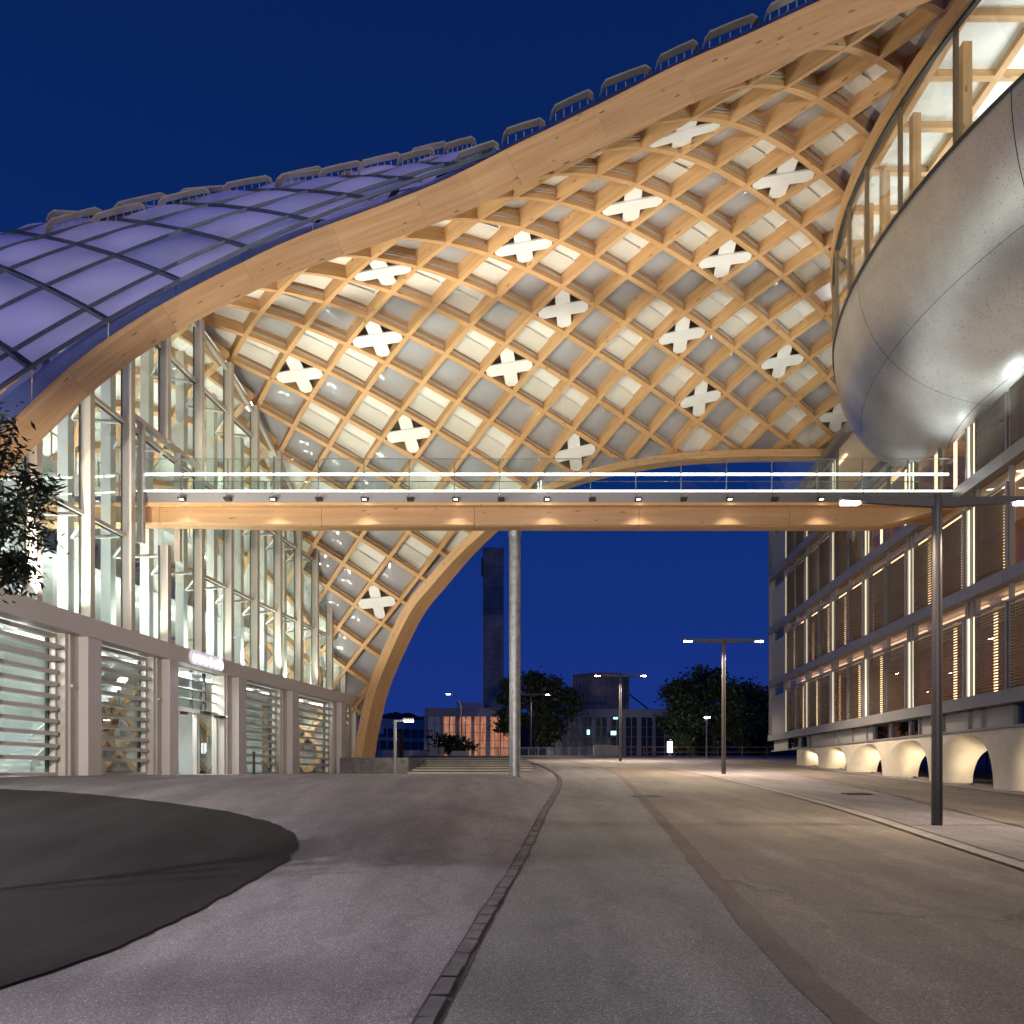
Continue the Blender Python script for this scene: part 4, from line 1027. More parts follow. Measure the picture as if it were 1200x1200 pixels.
m = MB(); gbox(m, YEND - .3, YEND, 2.45, 16.3, -7, .02); gbox(m, 10.5, 10.8, 2.45, 12.75, -7, 0); put('end_wall', m, M['greymetal'], off_)
# slatted screen, one mesh per width shared by all
def screen_mesh(wid, hgt, name='louvre'):
    m = MB(); n = 27
    for k in range(n):
        z = .04 + (hgt - .08) * k / n
        a = [Vector((0, 0, 0)), gn * .04, gt * wid + gn * .04, gt * wid]
        m.hexa([(p.x, p.y, z) for p in a] + [(p.x + gn.x * .03, p.y + gn.y * .03, z + .040) for p in a])
    return m.mesh(name, M['screen'])
def frame_mesh(wid, hgt):
    m = MB()
    def b(y0, y1, z0, z1): 
        a = [gt * y0 - gn * .02, gt * y0 + gn * .07, gt * y1 + gn * .07, gt * y1 - gn * .02]; m.hexa([(p.x, p.y, z0) for p in a] + [(p.x, p.y, z1) for p in a])
    b(-.05, 0, 0, hgt + .1); b(wid, wid + .05, 0, hgt + .1); b(0, wid, hgt + .02, hgt + .1)
    return m.mesh('screen_frame', M['greymetal'])
SW = 1.93; SH = 2.58
sm_, fm_ = screen_mesh(SW, SH), frame_mesh(SW, SH)
pm = MB(); a = [gt * 0, gt * 0 + gn * .012, gt * SW + gn * .012, gt * SW]; pm.hexa([(p.x, p.y, 0) for p in a] + [(p.x, p.y, SH) for p in a]); win_me = pm.mesh('window', M['glasswarm'])
pg = MB(); a = [gt * -.12 - gn * .02, gt * -.12, gt * .12, gt * .12 - gn * .02]; pg.hexa([(p.x, p.y, 0) for p in a] + [(p.x, p.y, 2.45) for p in a]); glow_me = pg.mesh('room_glow', M['roomglow'])
pm = MB(); a = [gt * 0, gt * 0 + gn * .012, gt * SW + gn * .012, gt * SW]; pm.hexa([(p.x, p.y, 0) for p in a] + [(p.x, p.y, .52) for p in a]); clr_me = pm.mesh('clerestory_pane', M['glasswarm'])
ls = MB(); a = [gt * -.11, gt * -.11 + gn * .03, gt * .11 + gn * .03, gt * .11]; ls.hexa([(p.x, p.y, 0) for p in a] + [(p.x, p.y, 2.62) for p in a]); strip_me = ls.mesh('light_strip', M['warmstrip'])
ps = MB(); a = [gt * -.035 - gn * .05, gt * -.035 + gn * .10, gt * .035 + gn * .10, gt * .035 - gn * .05]; ps.hexa([(p.x, p.y, 0) for p in a] + [(p.x, p.y, 3.2) for p in a]); post_me = ps.mesh('window_post', M['greymetal'])
ps = MB(); a = [gt * -.16 - gn * .9, gt * -.16 - gn * .88, gt * .16 - gn * .88, gt * .16 - gn * .9]; ps.hexa([(p.x, p.y, 0) for p in a] + [(p.x, p.y, 2.9) for p in a]); curtain_me = None
for fi, z in enumerate(FL[:4]):
    zb = z + .20
    for k, Y in enumerate(YS):
        if fi == 3 and k < 6: continue
        for dy in (-.20, .20):
            inst('light_strip', strip_me, gpnt(Y + dy, .02, zb + .01), off_)
        for dy in (-.36, 0, .36): inst('window_post', post_me, gpnt(Y + dy, 0, zb), off_)
        if k == len(YS) - 1: continue
        Y1 = YS[k + 1]; mid_ = (Y + Y1) / 2
        inst('window_post', post_me, gpnt(mid_, 0, zb), off_)
        for h, ya in enumerate((Y + .47, mid_ + .12)):
            inst('clerestory_pane', clr_me, gpnt(ya, .0, zb + 2.70), off_)
            if (k * 3 + fi * 5 + h) % 7 != 3: inst('room_glow', glow_me, gpnt(ya + .55 + .6 * ((k + h + fi) % 2), -.10, zb + .08), off_)
            openw = (fi == 2 and k in (2, 3, 4)) or (fi == 1 and k == 2 and h == 0)
            if fi == 2 and k == 2 and h == 1: openw = False
            if fi == 2 and k == 2 and h == 0: openw = False
            w_ = inst('window', win_me if not openw else clr_me, gpnt(ya, -.03, zb + .02), off_)
            if openw: w_.data = win_me if False else w_.data; w_.scale = (1, 1, 2.58 / .52)
            else:
                s_ = inst('louvre_screen', sm_, gpnt(ya, .10, zb + .02), off_); inst('screen_frame', fm_, gpnt(ya, .10, zb + .02), s_); s_.children[0].location = (0, 0, 0)
        # room tubes, and a glowing strip put in for light on the wall
        m = MB(); gbox(m, Y + .5, Y1 - .5, z + 3.30, z + 3.34, -.75, -.65); put('room_tube', m, M['warmtube'], off_)
        if (k + fi) % 2 == 0:
            m = MB(); yy = Y + 1.2; gbox(m, yy, yy + .22, zb + .1, zb + 2.6, -.62, -.55); put('wall_glow', m, emit('orange_wall_glow', (1, .45, .18), 1.6) if 'og' not in M else M['og'], off_)
            M['og'] = bpy.data.materials['orange_wall_glow']
    # blank end bay with a small window
    m = MB(); gbox(m, 53.75, YEND - .05, zb + .002, zb + 2.55, -.06, .05); put('end_panel', m, M['panelgrey'], off_)
    m = MB(); gbox(m, 53.75, 54.2, zb + 2.56, zb + 3.14, -.06, .05); gbox(m, 57.0, YEND - .05, zb + 2.56, zb + 3.14, -.06, .05); put('end_panel', m, M['panelgrey'], off_)
    m = MB(); gbox(m, 54.25, 56.95, zb + 2.58, zb + 3.12, -.03, -.01); put('end_window', m, M['farwin'], off_)
    m = MB(); gbox(m, YEND - .04, YEND + .1, zb - .3, zb + 3.2, -.1, .22); put('corner_post', m, M['greymetal'], off_)
# plinth glazing over the arches
for k in range(len(YS) - 1):
    Y, Y1 = YS[k], YS[k + 1]
    for a, b in ((Y - .42, Y + .42), (Y + .5, (Y + Y1) / 2 - .06), ((Y + Y1) / 2 + .06, Y1 - .5)):
        m = MB(); gbox(m, a, b, 1.42, 2.03, -.14, -.12); put('plinth_pane', m, M['panelgrey'] if (k * 7 + int(a * 3)) % 3 else M['glassdark'], off_)
    for a in (Y - .46, Y + .46, (Y + Y1) / 2):
        m = MB(); gbox(m, a - .035, a + .035, 1.36, 2.04, -.16, -.02); put('plinth_post', m, M['greymetal'], off_)
m = MB(); gbox(m, 53.8, YEND, 1.42, 2.03, -.14, -.12); put('plinth_pane', m, M['panelgrey'], off_)
m = MB(); gbox(m, 10.5, YEND, 1.33, 1.40, -.3, .06); put('plinth_sill', m, M['greymetal'], off_)
m = MB(); gbox(m, 10.5, YEND, 1.40, 2.0, -7, -.5); put('plinth_core', m, M['roomdark'], off_)
# concrete arches
ACR = [22.0, 26.95, 31.9, 36.8, 41.7, 46.5]
def arch_bay(yn, yf, nm='arch_bay'):      # opening from yn (near limb) to yf (far limb); bay ends at the middle of the piers
    m = MB(); zt = 1.325; yc = (yn + yf) / 2; hw = (yf - yn) / 2; n = 28
    z0 = zg(GX(yc), yc) - .4; zc = 1.22; H = zc - z0
    def arch(t, fN, fF, zc_, d):       # near limb stays crisp, the far limb is a long trumpet curve
        th = PI * t; c_ = math.cos(th); h_ = hw + (fN if c_ > 0 else fN + (fF - fN) * min(1, -c_ * 3))
        return gpnt(yc - h_ * math.copysign(abs(c_) ** .80, c_), d, z0 + (zc_ - z0) * abs(math.sin(th)) ** .78)
    lay = [(0, 1.08, zc, 0.0), (-.03, .74, zc - .02, -.03), (-.06, .48, zc - .06, -.09), (-.10, .27, zc - .11, -.19), (-.14, .12, zc - .18, -.34), (-.19, .0, zc - .30, -.58), (-.22, -.06, zc - .38, -.78), (-.25, -.10, zc - .46, -.95)]
    rows = [[arch(k / n, a, b, c, d) for k in range(n + 1)] for a, b, c, d in lay]
    m.grid(rows, True)
    y0, y1 = yn - .07, yf + 1.14
    fr = rows[0]
    # face above the arch
    for k in range(n):
        a, b = fr[k], fr[k + 1]; m.face([a, b, gpnt(b.y, 0, zt) if abs(b.y) else b, gpnt(a.y, 0, zt)])
    m.face([gpnt(y0, 0, z0), gpnt(fr[0].y, 0, z0), gpnt(fr[0].y, 0, zt), gpnt(y0, 0, zt)]); m.face([gpnt(fr[-1].y, 0, z0), gpnt(y1, 0, z0), gpnt(y1, 0, zt), gpnt(fr[-1].y, 0, zt)])
    # back face round the smaller rear opening
    bk = rows[-1]; db = -.95
    for k in range(n):
        a, b = bk[k], bk[k + 1]; m.face([b, a, Vector((a.x, a.y, zt)), Vector((b.x, b.y, zt))])
    for ya, yb in ((y0, bk[0].y), (bk[-1].y, y1)):
        m.face([gpnt(yb, db, z0), gpnt(ya, db, z0), gpnt(ya, db, zt), gpnt(yb, db, zt)])
    m.face([gpnt(y0, 0, zt), gpnt(y1, 0, zt), gpnt(y1, db, zt), gpnt(y0, db, zt)])
    return put(nm, m, M['concrete'], off_)
lim = [17.05, 22.0, 26.95, 31.9, 36.8, 41.7, 46.5, 51.3]
for a, b in zip(lim[:-1], lim[1:]):
    arch_bay(a - .12, b - 1.34)
    yc = (a + b) / 2 + .5; gz = zg(GX(yc), yc)
    c = gpnt(yc - .4, -.45, gz + .10)
    m = MB(); m.box(c.x - .06, c.x + .06, c.y - .14, c.y + .14, gz - .02, gz + .035); put('ground_light', m, M['greymetal'], off_)
    area(c, c + Vector((0, .7, 1)), .25, 38, (1, .80, .52), .9)
m = MB(); gbox(m, 51.0, 57.4, .1, 1.3, -1.9, -1.75); put('plinth_wall', m, M['roomdark'], off_)
# mesh fence behind the arches
fe = thing('mesh_fence', tuple(gpnt(28, -6, -.4)), 'dark wire fence standing behind the concrete arches', 'fence')
m = MB()
for Y in np.arange(18, 46, .35): m.bar(gpnt(Y, -6, zg(16, Y) - .1), gpnt(Y, -6, zg(16, Y) + 1.5), .02, .02, (1, 0, 0))
put('wires', m, M['trap'], fe)['kind'] = 'stuff'
for Y in np.arange(18, 46, 2.5):
    m = MB(); m.bar(gpnt(Y, -6.05, zg(16, Y) - .2), gpnt(Y, -6.05, zg(16, Y) + 1.7), .06, .06, (1, 0, 0)); put('post', m, M['trap'], fe)
# washing lights along the top storey, under the silver pod
for Y in (22, 25.5, 29, 33, 36.5, 40):
    c = gpnt(Y, .42, 10.6); m = MB(); m.box(c.x - .05, c.x + .05, c.y - .12, c.y + .12, 10.5, 10.58); put('wash_light', m, M['greymetal'], off_)
    spot(c, c + Vector((-1.0, .3, 2.2)), 130, (.93, 1, .92), 140, 1, .22)

# ------------------------------------------------------------------ silver pod with clerestory
pod = thing('silver_pod', (20.6, 25.3, 11), 'bulging silver perforated metal pod with a glass clerestory above the arched office', 'building')
PC = (20.6, 25.3, 16.0); PA, PB, PH = 9.5, 15.0, 5.0
def podp(th, ph):       # th: 0 = -X side ... ; ph 0 at the rim, 1 at the bottom
    e = ph * PI / 2; k = math.cos(e) ** .58; z = PC[2] - PH * math.sin(e) ** 1.0
    return Vector((PC[0] - PA * k * math.cos(th), PC[1] + PB * k * math.sin(th), z))
tc_ = [-1.5, -.95, -.36, .16, .70, 1.35]; pc_ = [0, .36, .70, 1.0]
for a, b in zip(tc_[:-1], tc_[1:]):
    for c, d in zip(pc_[:-1], pc_[1:]):
        g = .0010; rows = []
        for i in range(15):
            rows.append([podp(a + g + (b - a - 2 * g) * j / 14, min(.985, c + g * .9 + (d - c - 1.8 * g) * i / 14)) for j in range(15)])
        m = MB(); m.grid(rows, True); put('metal_sheet', m, M['pod'], pod)
rows = [[podp(-1.5 + 3.0 * j / 60, .002 + .97 * i / 20) + Vector((.05, 0, .05)) for j in range(61)] for i in range(21)]
m = MB(); m.grid(rows, True); put('seam_lining', m, M['gasket'], pod)
def ringp(th, z, k=1.0): return Vector((PC[0] - PA * k * math.cos(th), PC[1] + PB * k * math.sin(th), z))
ths = np.linspace(-1.45, 1.2, 71)
def ringsweep(name, zoff, k, prof, mat):
    P = [ringp(t, zoff, k) for t in ths]; S_ = []; 
    for q in range(len(P)):
        t = (P[min(q + 1, len(P) - 1)] - P[max(0, q - 1)]).normalized(); S_.append(t.cross(Vector((0, 0, 1))))
    m = MB(); m.sweep(P, S_, [Vector((0, 0, 1))] * len(P), prof); return put(name, m, mat, pod)
ringsweep('rim_trim', 16.0, 1.0, [(-.06, -.03), (.10, -.03), (.10, .05), (-.06, .05)], M['lampmetal'])
ZR = 19.15
ringsweep('head_trim', ZR - .12, 1.0, [(-.06, -.05), (.06, -.05), (.06, .06), (-.06, .06)], M['gasket'])
P = [ringp(t, ZR, 1.0) for t in ths]; S_ = []
for q in range(len(P)):
    t = (P[min(q + 1, len(P) - 1)] - P[max(0, q - 1)]).normalized(); S_.append(t.cross(Vector((0, 0, 1))))
m = MB(); m.sweep(P, S_, [Vector((0, 0, 1))] * len(P), [(-.14, -.04), (.03, -.04), (.03, .40), (-.14, .40)]); put('ring_beam', m, M['timber'], roof)
def th_of_px(px):
    best = None
    for t in np.linspace(-1.2, 1.2, 2401):
        p = ringp(t, 17); v = abs(CX + p.x / p.y * F - px)
        if t < .45 and (best is None or v < best[0]): best = (v, t)
    return best[1]
gth = [-1.4, -1.15, -.95, -.72] + [th_of_px(x) for x in (1120, 1055, 1016, 995.5)]
gth = sorted(gth); 
while gth[-1] < 1.0: gth.append(gth[-1] + .17)
for t0, t1 in zip(gth[:-1], gth[1:]):
    m = MB(); a, b = ringp(t0 + .004, 0, .998), ringp(t1 - .004, 0, .998)
    d = Vector((.02, 0, 0)); m.hexa([(a.x, a.y, 16.05), (b.x, b.y, 16.05), (b.x + .02, b.y, 16.05), (a.x + .02, a.y, 16.05), (a.x, a.y, ZR - .18), (b.x, b.y, ZR - .18), (b.x + .02, b.y, ZR - .18), (a.x + .02, a.y, ZR - .18)]); put('clerestory_pane', m, M['glass'], pod)
for t0 in gth:
    p = ringp(t0, 0); q = ringp(t0, 0, .93); m = MB(); m.bar((p.x, p.y, 16.04), (p.x, p.y, ZR - .14), .09, .14, (0, 1, 0)); put('clerestory_mullion', m, M['bronze'], pod)
    q = ringp(t0 + .03, 0, .93); m = MB(); m.bar((q.x, q.y, 15.9), (q.x, q.y, ZR), .24, .24, (0, 1, 0)); put('inner_post', m, M['timber'], pod)
# ceiling of the pod: white boards in a timber grid
CZ = 19.25
for i in range(8):
    for j in range(17):
        x = 11.6 + i * 1.9; y = 10.5 + j * 1.9; p = (x + .95, y + .95)
        if ((p[0] - PC[0]) / PA) ** 2 + ((p[1] - PC[1]) / PB) ** 2 > .97 ** 2: continue
        def cl_(a_, b_):
            k_ = math.hypot((a_ - PC[0]) / PA, (b_ - PC[1]) / PB); k_ = max(1, k_ / .96); return (PC[0] + (a_ - PC[0]) / k_, PC[1] + (b_ - PC[1]) / k_, CZ + .26)
        m = MB(); m.face([cl_(x, y), cl_(x, y + 1.9), cl_(x + 1.9, y + 1.9), cl_(x + 1.9, y)]); put('ceiling_board', m, M['white'], pod)
for i in range(9):
    x = 11.6 + i * 1.9; k = 1 - ((x - PC[0]) / PA) ** 2
    if k <= 0.02: continue
    h = PB * math.sqrt(k) * .97; m = MB(); m.bar((x, PC[1] - h, CZ + .18), (x, PC[1] + h, CZ + .18), .2, .24); put('ceiling_beam', m, M['timber'], pod)
for j in range(18):
    y = 10.5 + j * 1.9; k = 1 - ((y - PC[1]) / PB) ** 2
    if k <= 0.02: continue
    h = PA * math.sqrt(k) * .96; m = MB(); m.bar((PC[0] - h, y, CZ + .185), (PC[0] + 4, y, CZ + .185), .2, .24); put('ceiling_beam', m, M['timber'], pod)
m = MB(); m.face([ringp(t, 15.6, .92) for t in np.linspace(-1.5, 1.5, 40)] + [(25, 38, 15.6), (25, 12, 15.6)]); put('pod_floor', m, M['white'], pod)
m = MB(); m.box(24.8, 25, 12, 39, 15.6, 19.7); put('pod_wall', m, M['white'], pod)
for y in (17, 23, 29, 34):
    area((17.0, y, 16.2), (15.5, y, 19.5), 1.2, 300, (.97, .98, 1), 3)

# ------------------------------------------------------------------ street lamps
def street_lamp(x, y, label, group='double armed street lamps', power=420, first=None, col=(1, .80, .58)):
    z = zg(x, y) + (.0 if y < 70 else -.12)
    if first is not None:
        t = copy_tree(first); t.location = (x, y, z); t['label'] = label
    else:
        t = thing('street_lamp', (x, y, z), label, 'street lamp', group)
        H = 6.05; B = lambda m_: m_
        def pm_(nm, m_, mat): OFF['_'] = (0, 0, 0); me = m_.mesh(nm, mat); o_ = bpy.data.objects.new(nm, me); COL.objects.link(o_); o_.parent = t; OFF[o_.name] = (0, 0, 0); return o_
        m_ = MB(); m_.tube([(0, 0, -.3), (0, 0, H - .05)], [.098, .082], 16); pm_('pole', m_, M['lampmetal'])
        m_ = MB(); m_.tube([(0, 0, H - .32), (0, 0, H - .02), (0, 0, H + .02)], [.092, .092, .07], 16); pm_('pole_cap', m_, M['lampmetal'])
        for s_ in (-1, 1):
            m_ = MB(); rows = []
            for u, w_, h_ in ((.06, .055, .11), (.6, .05, .095), (1.2, .05, .075), (1.42, .06, .06), (1.78, .08, .05), (1.82, .07, .03)):
                zc = H - .10 + .03 * u
                rows.append([(s_ * u, -w_, zc - h_), (s_ * u, w_, zc - h_), (s_ * u, w_, zc + h_ * .6), (s_ * u, -w_, zc + h_ * .6)])
            m_.grid(rows, False, closed=True); m_.face(rows[-1]); a_ = pm_('arm', m_, M['lampmetal'])
            m_ = MB(); m_.box(min(s_ * 1.43, s_ * 1.76), max(s_ * 1.43, s_ * 1.76), -.06, .06, H - .155, H - .105)
            o_ = pm_('lamp_lens', m_, M['lamp']); o_.parent = a_
    for s_ in (-1, 1):
        if y < 70: spot((x + s_ * 1.6, y, z + 5.88), (x + s_ * 1.75, y, z), power, col, 150, .35, .08)
    return t
P1 = gp(1098, 967); P2 = gp(848, 907); P3 = gp(727, 892)
sl = street_lamp(P1[0], P1[1], 'tall bronze double armed street lamp standing nearest on the pale island by the road', power=1500)
street_lamp(P2[0], P2[1], 'double armed street lamp in the middle, standing before the broad dark tree', first=sl, power=4200)
street_lamp(P3[0], P3[1], 'double armed street lamp in front of the brown round tank', first=sl, power=4200)
l4 = street_lamp(1.8, 82, 'double armed street lamp behind the steel column, before the spiky dark tree', first=sl)
l4.location = (1.8, 82, 1.45)
spot((3.4, 82, 7.3), (3.4, 82, 0), 1500, (1, .84, .62), 140, .5)
# added unseen lights: street lamps for the forecourt, mast floods for the timber edge
l5 = street_lamp(6.6, -8.5, 'added double armed street lamp standing unseen behind the viewpoint by the road', first=sl, power=5200, col=(1, .91, .88))
l6 = street_lamp(-10.5, 5.5, 'added double armed street lamp standing unseen on the forecourt left of the viewpoint', first=sl, power=3900, col=(1, .93, .95))
for x, y, tx, ty, tz, pw, lb_ in ((-9.5, 3.0, -10.5, 27, 6, 13000, 'added flood light on a mast, unseen, on the forecourt left of the viewpoint'), (5.0, -3.0, 8, 22, 17, 13000, 'added flood light on a mast, unseen, beside the road behind the viewpoint')):
    z = zg(x, y); c = Vector((x, y, z + 5.2)); t = thing('added_mast_flood', (x, y, z), lb_, 'flood light'); m = MB(); d = (Vector((tx, ty, tz)) - c).normalized()
    m.tube([c - d * .2, c + d * .1], [.14, .18], 12); put('housing', m, M['trap'], t); m = MB(); m.tube([(x, y, z), c - d * .2], .07, 10); put('added_flood_mast', m, M['lampmetal'], t)
    spot(c + d * .15, (tx, ty, tz), pw, (1, .90, .80), 95, .8, .15)
# small lamps
def post_lamp(x, y, z, h, arm, label, pw, mat='greymetal', curved=False):
    t = thing('post_lamp', (x, y, z), label, 'street lamp'); m_ = MB()
    if curved:
        m_.tube([(x, y, z), (x, y, z + h * .78)], [.09, .07], 10); put('pole', m_, M[mat], t)
        m_ = MB(); m_.tube([(x, y, z + h * .78), (x - .12 * abs(arm), y, z + h * .90), (x + arm * .5, y, z + h * .975), (x + arm, y, z + h)], [.07, .06, .055, .05], 8); put('neck', m_, M[mat], t)
    else:
        m_ = MB(); m_.tube([(x, y, z), (x, y, z + h)], [.085, .075], 10); put('pole', m_, M[mat], t)
        m_ = MB(); m_.bar((x - .05, y, z + h - .03), (x + arm, y, z + h - .03), .10, .09); put('arm', m_, M[mat], t)
    e = x + arm; sgn = 1 if arm > 0 else -1
    m_ = MB(); rr = .16 if curved else .12
    m_.box(min(e, e - sgn * .55), max(e, e - sgn * .55), y - rr, y + rr, z + h - .02, z + h + .10); put('head', m_, M[mat], t)
    m_ = MB(); m_.box(min(e, e - sgn * .5) + .02, max(e, e - sgn * .5) - .02, y - rr + .03, y + rr - .03, z + h - .08, z + h - .021); put('lamp_lens', m_, M['lamp'], t)
    spot((e - sgn * .25, y, z + h - .12), (e - sgn * .25, y, 0), pw, (1, .84, .64), 140, .5, .1); return t
post_lamp(W(463, 905, 43).x, 43, -.12, 2.7, .95, 'small pale lamp post beside the foot of the timber arch', 160)
post_lamp(W(541, 885, 100).x, 100, 1.6, 7.5, -1.8, 'curved neck street lamp before the orange lit factory', 900, 'greymetal', True)
post_lamp(W(828, 888, 72).x, 72, 1.1, 3.5, .3, 'thin pale lamp post in front of the broad dark tree', 0.01)
t = thing('light_bollard', tuple(W(785, 885, 80)), 'glowing white cylinder light standing by the fence', 'light'); c = W(785, 886, 80)
m = MB(); m.tube([c, c + Vector((0, 0, .35))], .2, 12); put('base', m, M['greymetal'], t)
m = MB(); m.tube([c + Vector((0, 0, .35)), c + Vector((0, 0, 1.35))], .24, 12); put('glow_tube', m, emit('bollard_glow', (1, 1, .97), 7), t)
m = MB(); m.tube([c + Vector((0, 0, 1.36)), c + Vector((0, 0, 1.55))], [.25, .08], 12); put('cap', m, M['greymetal'], t)
spot(tuple(c + Vector((0, -.2, 1.7))), tuple(c + Vector((4, 6, 4))), 120, (1, .98, .9), 150, .5)

# ------------------------------------------------------------------ steps
for k in range(7):
    y = 44.2 + k * 1.75; z1 = -.12 + .146 * (k + 1); m = MB()
    x1 = min(xd(y) - .6, 3); m.box(-5.4, x1, y, 57.5 if k == 6 else y + 1.80, -.3, z1 - .0005 * 0)
    nz = MB(); nz.box(-5.4, x1, y - .012, y - .001, z1 - .05, z1 - .004)  # dark strip put in for the shade line on each riser
    o = put('step', m, M['stepstone']); put('step_shade_line', nz, M['trap'], o); tag(o, 'long low pale stone step rising behind the steel column', kind='structure')
m = MB(); m.box(-9.0, -5.42, 44.6, 58, -.3, .72); o = put('step_wall', m, M['stone']); tag(o, 'low concrete wall closing the side of the stone steps', 'wall')
m = MB()
random.seed(3)
for k in range(500):
    x = random.uniform(-7.9, -5.5); y = 44.0 + random.uniform(-.4, .4); h = random.uniform(.04, .13); dx = random.uniform(-.04, .04)
    m.face([(x, y, -.12), (x + .03, y, -.12), (x + .015 + dx, y + random.uniform(-.03, .03), -.12 + h)])
o = put('grass', m, M['grass']); tag(o, 'thin strip of grass at the foot of the steps', kind='stuff')

# ------------------------------------------------------------------ background
def window_rows(tn, x0, x1, y, z0, z1, nx_, nz_, mat, fw=.12, name='window'):
    dx = (x1 - x0) / nx_; dz = (z1 - z0) / nz_
    for i in range(nx_):
        f = MB(); a, b = x0 + i * dx, x0 + (i + 1) * dx
        f.box(a, a + fw, y - .12, y, z0, z1); f.box(b - fw, b, y - .12, y, z0, z1)
        for k in range(nz_ + 1): f.box(a + fw, b - fw, y - .10, y, z0 + k * dz - fw / 3, z0 + k * dz + fw / 3)
        fo = put(name, f, M['factory'], tn)
        for k in range(nz_):
            q = MB(); q.face([(a + fw, y - .03, z0 + k * dz + fw / 3), (b - fw, y - .03, z0 + k * dz + fw / 3), (b - fw, y - .03, z0 + (k + 1) * dz - fw / 3), (a + fw, y - .03, z0 + (k + 1) * dz - fw / 3)])
            put('pane', q, mat(i, k) if callable(mat) else mat, fo)
D = 110
fa = thing('factory_hall', (W(540, 885, D).x, D, 2), 'flat roofed concrete factory with orange lit window bays', 'building')
x0, x1 = W(498, 0, D).x, W(600, 0, D).x; zb, zt = W(0, 890, D).z, W(0, 829.5, D).z; zw = W(0, 839.5, D).z
m = MB(); m.box(x0, x1, D, D + 14, zw, zt); m.box(x0, x1, D + .9, D + 14, zb - 1, zw); put('roof_slab', m, M['factory'], fa)
wx = [500, 517, 519, 533.5, 537, 553, 556, 570, 573, 599]
for k, (a, b) in enumerate(((501, 517), (519, 534), (538, 553), (555, 570), (574, 599))):
    window_rows(fa, W(a, 0, D).x, W(b, 0, D).x, D + .2, zb + .4, zw, 2, 5, (M['orangecurtain'] if k > 0 else M['teal']), .07)
for a in (498.5, 517.6, 536, 554, 572): 
    m = MB(); x = W(a, 0, D).x; m.box(x - .2, x + .2, D + .02, D + .6, zb - 1, zw - .01); put('pier', m, M['factory'], fa)
m = MB(); a = W(535, 0, D + 6).x; m.box(a, W(567, 0, D + 6).x, D + 6, D + 10, zt + .01, W(0, 823, D + 6).z); put('roof_hut', m, M['bluewall'], fa)
area((W(545, 0, D).x, D + .75, zw - .8), (W(545, 0, D).x, D, zw - 2), .4, 30, (1, .9, .7), 6)
f2 = thing('dark_factory', (W(720, 885, D).x, D, 2), 'flat roofed concrete factory with dark windows and a faint blue light', 'building')
x0, x1 = W(640, 0, D).x, W(792, 0, D).x; zt2 = W(0, 831, D).z; zw2 = W(0, 840.5, D).z
m = MB(); m.box(x0, x1, D, D + 14, zw2, zt2); m.box(x0, x1, D + .9, D + 14, zb - 1, zw2); put('roof_slab', m, M['factory'], f2)
for a, b in ((640, 660), (663, 678), (681, 694), (698, 711.5), (716, 730), (733, 747), (751, 765), (768, 790)):
    window_rows(f2, W(a, 0, D).x, W(b, 0, D).x, D + .2, zb + .4, zw2, 2, 4, M['farwin'], .07)
for a in (661.5, 679.5, 696, 713.5, 731.5, 749, 766.5):
    m = MB(); x = W(a, 0, D).x; m.box(x - .22, x + .22, D + .02, D + .6, zb - 1, zw2 - .01); put('pier', m, M['factory'], f2)
for a, b, y, w_ in ((716, 722, 859, .25), (688, 691, 858, .3), (719, 724, 841.5, .12)):
    m = MB(); m.box(W(a, 0, D).x, W(b, 0, D).x, D + .05, D + .12, W(0, y, D).z - w_, W(0, y, D).z + w_); put('blue_lamp', m, M['bluelight'], f2)
tw = thing('concrete_tower', (W(578, 885, 122).x, 122, 2), 'tall dark rectangular concrete tower rising behind the factory', 'tower')
D = 122; m = MB(); a, b = W(566, 0, D).x, W(590, 0, D).x; zt = W(0, 648, D).z
m.box(a, b, D, D + 3.2, -2, zt); put('shaft', m, M['towerconc'], tw)
m = MB(); m.box(a - .06, b + .06, D - .06, D + 3.26, zt + .002, zt + .75); put('parapet', m, M['towerconc'], tw)
for z in np.arange(3, zt, 2.9):
    m = MB(); m.box(a - .02, b + .02, D - .02, D + 3.22, z, z + .06); put('pour_joint', m, M['dark'], tw)
m = MB(); m.box(a - .25, a - .001, D + .3, D + .8, zt - 3.2, zt - .6); put('vent_box', m, M['trap'], tw)
D = 124; tk = thing('round_tank', (W(704, 885, D).x, D + 4, 4), 'round brown metal tank standing on the factory roof', 'tank'); c = W(704, 831, D + 4)
r_ = 32 / F * (D + 4); zt = W(0, 794, D + 4).z; m = MB(); m.tube([(c.x, c.y, c.z - 1.5), (c.x, c.y, zt)], r_, 36); put('wall', m, M['tank'], tk)
m = MB(); m.tube([(c.x, c.y, zt + .005), (c.x, c.y, zt + .25), (c.x, c.y, zt + .75)], [r_ + .12, r_ + .12, .3], 36); put('cap', m, M['tank'], tk)
for k in range(18):
    th = PI + PI * k / 17; m = MB(); m.bar((c.x + (r_ + .06) * math.cos(th), c.y + (r_ + .06) * math.sin(th), c.z - 1), (c.x + (r_ + .06) * math.cos(th), c.y + (r_ + .06) * math.sin(th), zt - .05), .12, .10, (1, 0, 0)); put('rib', m, M['tank'], tk)
m = MB(); m.bar((c.x + r_, c.y - 1, c.z + 2.2), (c.x + r_ + 3.4, c.y - 1, c.z - .5), .2, .2); put('brace', m, M['trap'], tk)
D = 150; lb = thing('long_office', (W(470, 880, D).x, D, 2), 'long low pale building with window bands at the foot of the dark hill', 'building')
a, b = W(395, 0, D).x, W(499, 0, D).x; zs = [W(0, y, D).z for y in (888, 873, 866, 858, 851, 846)]
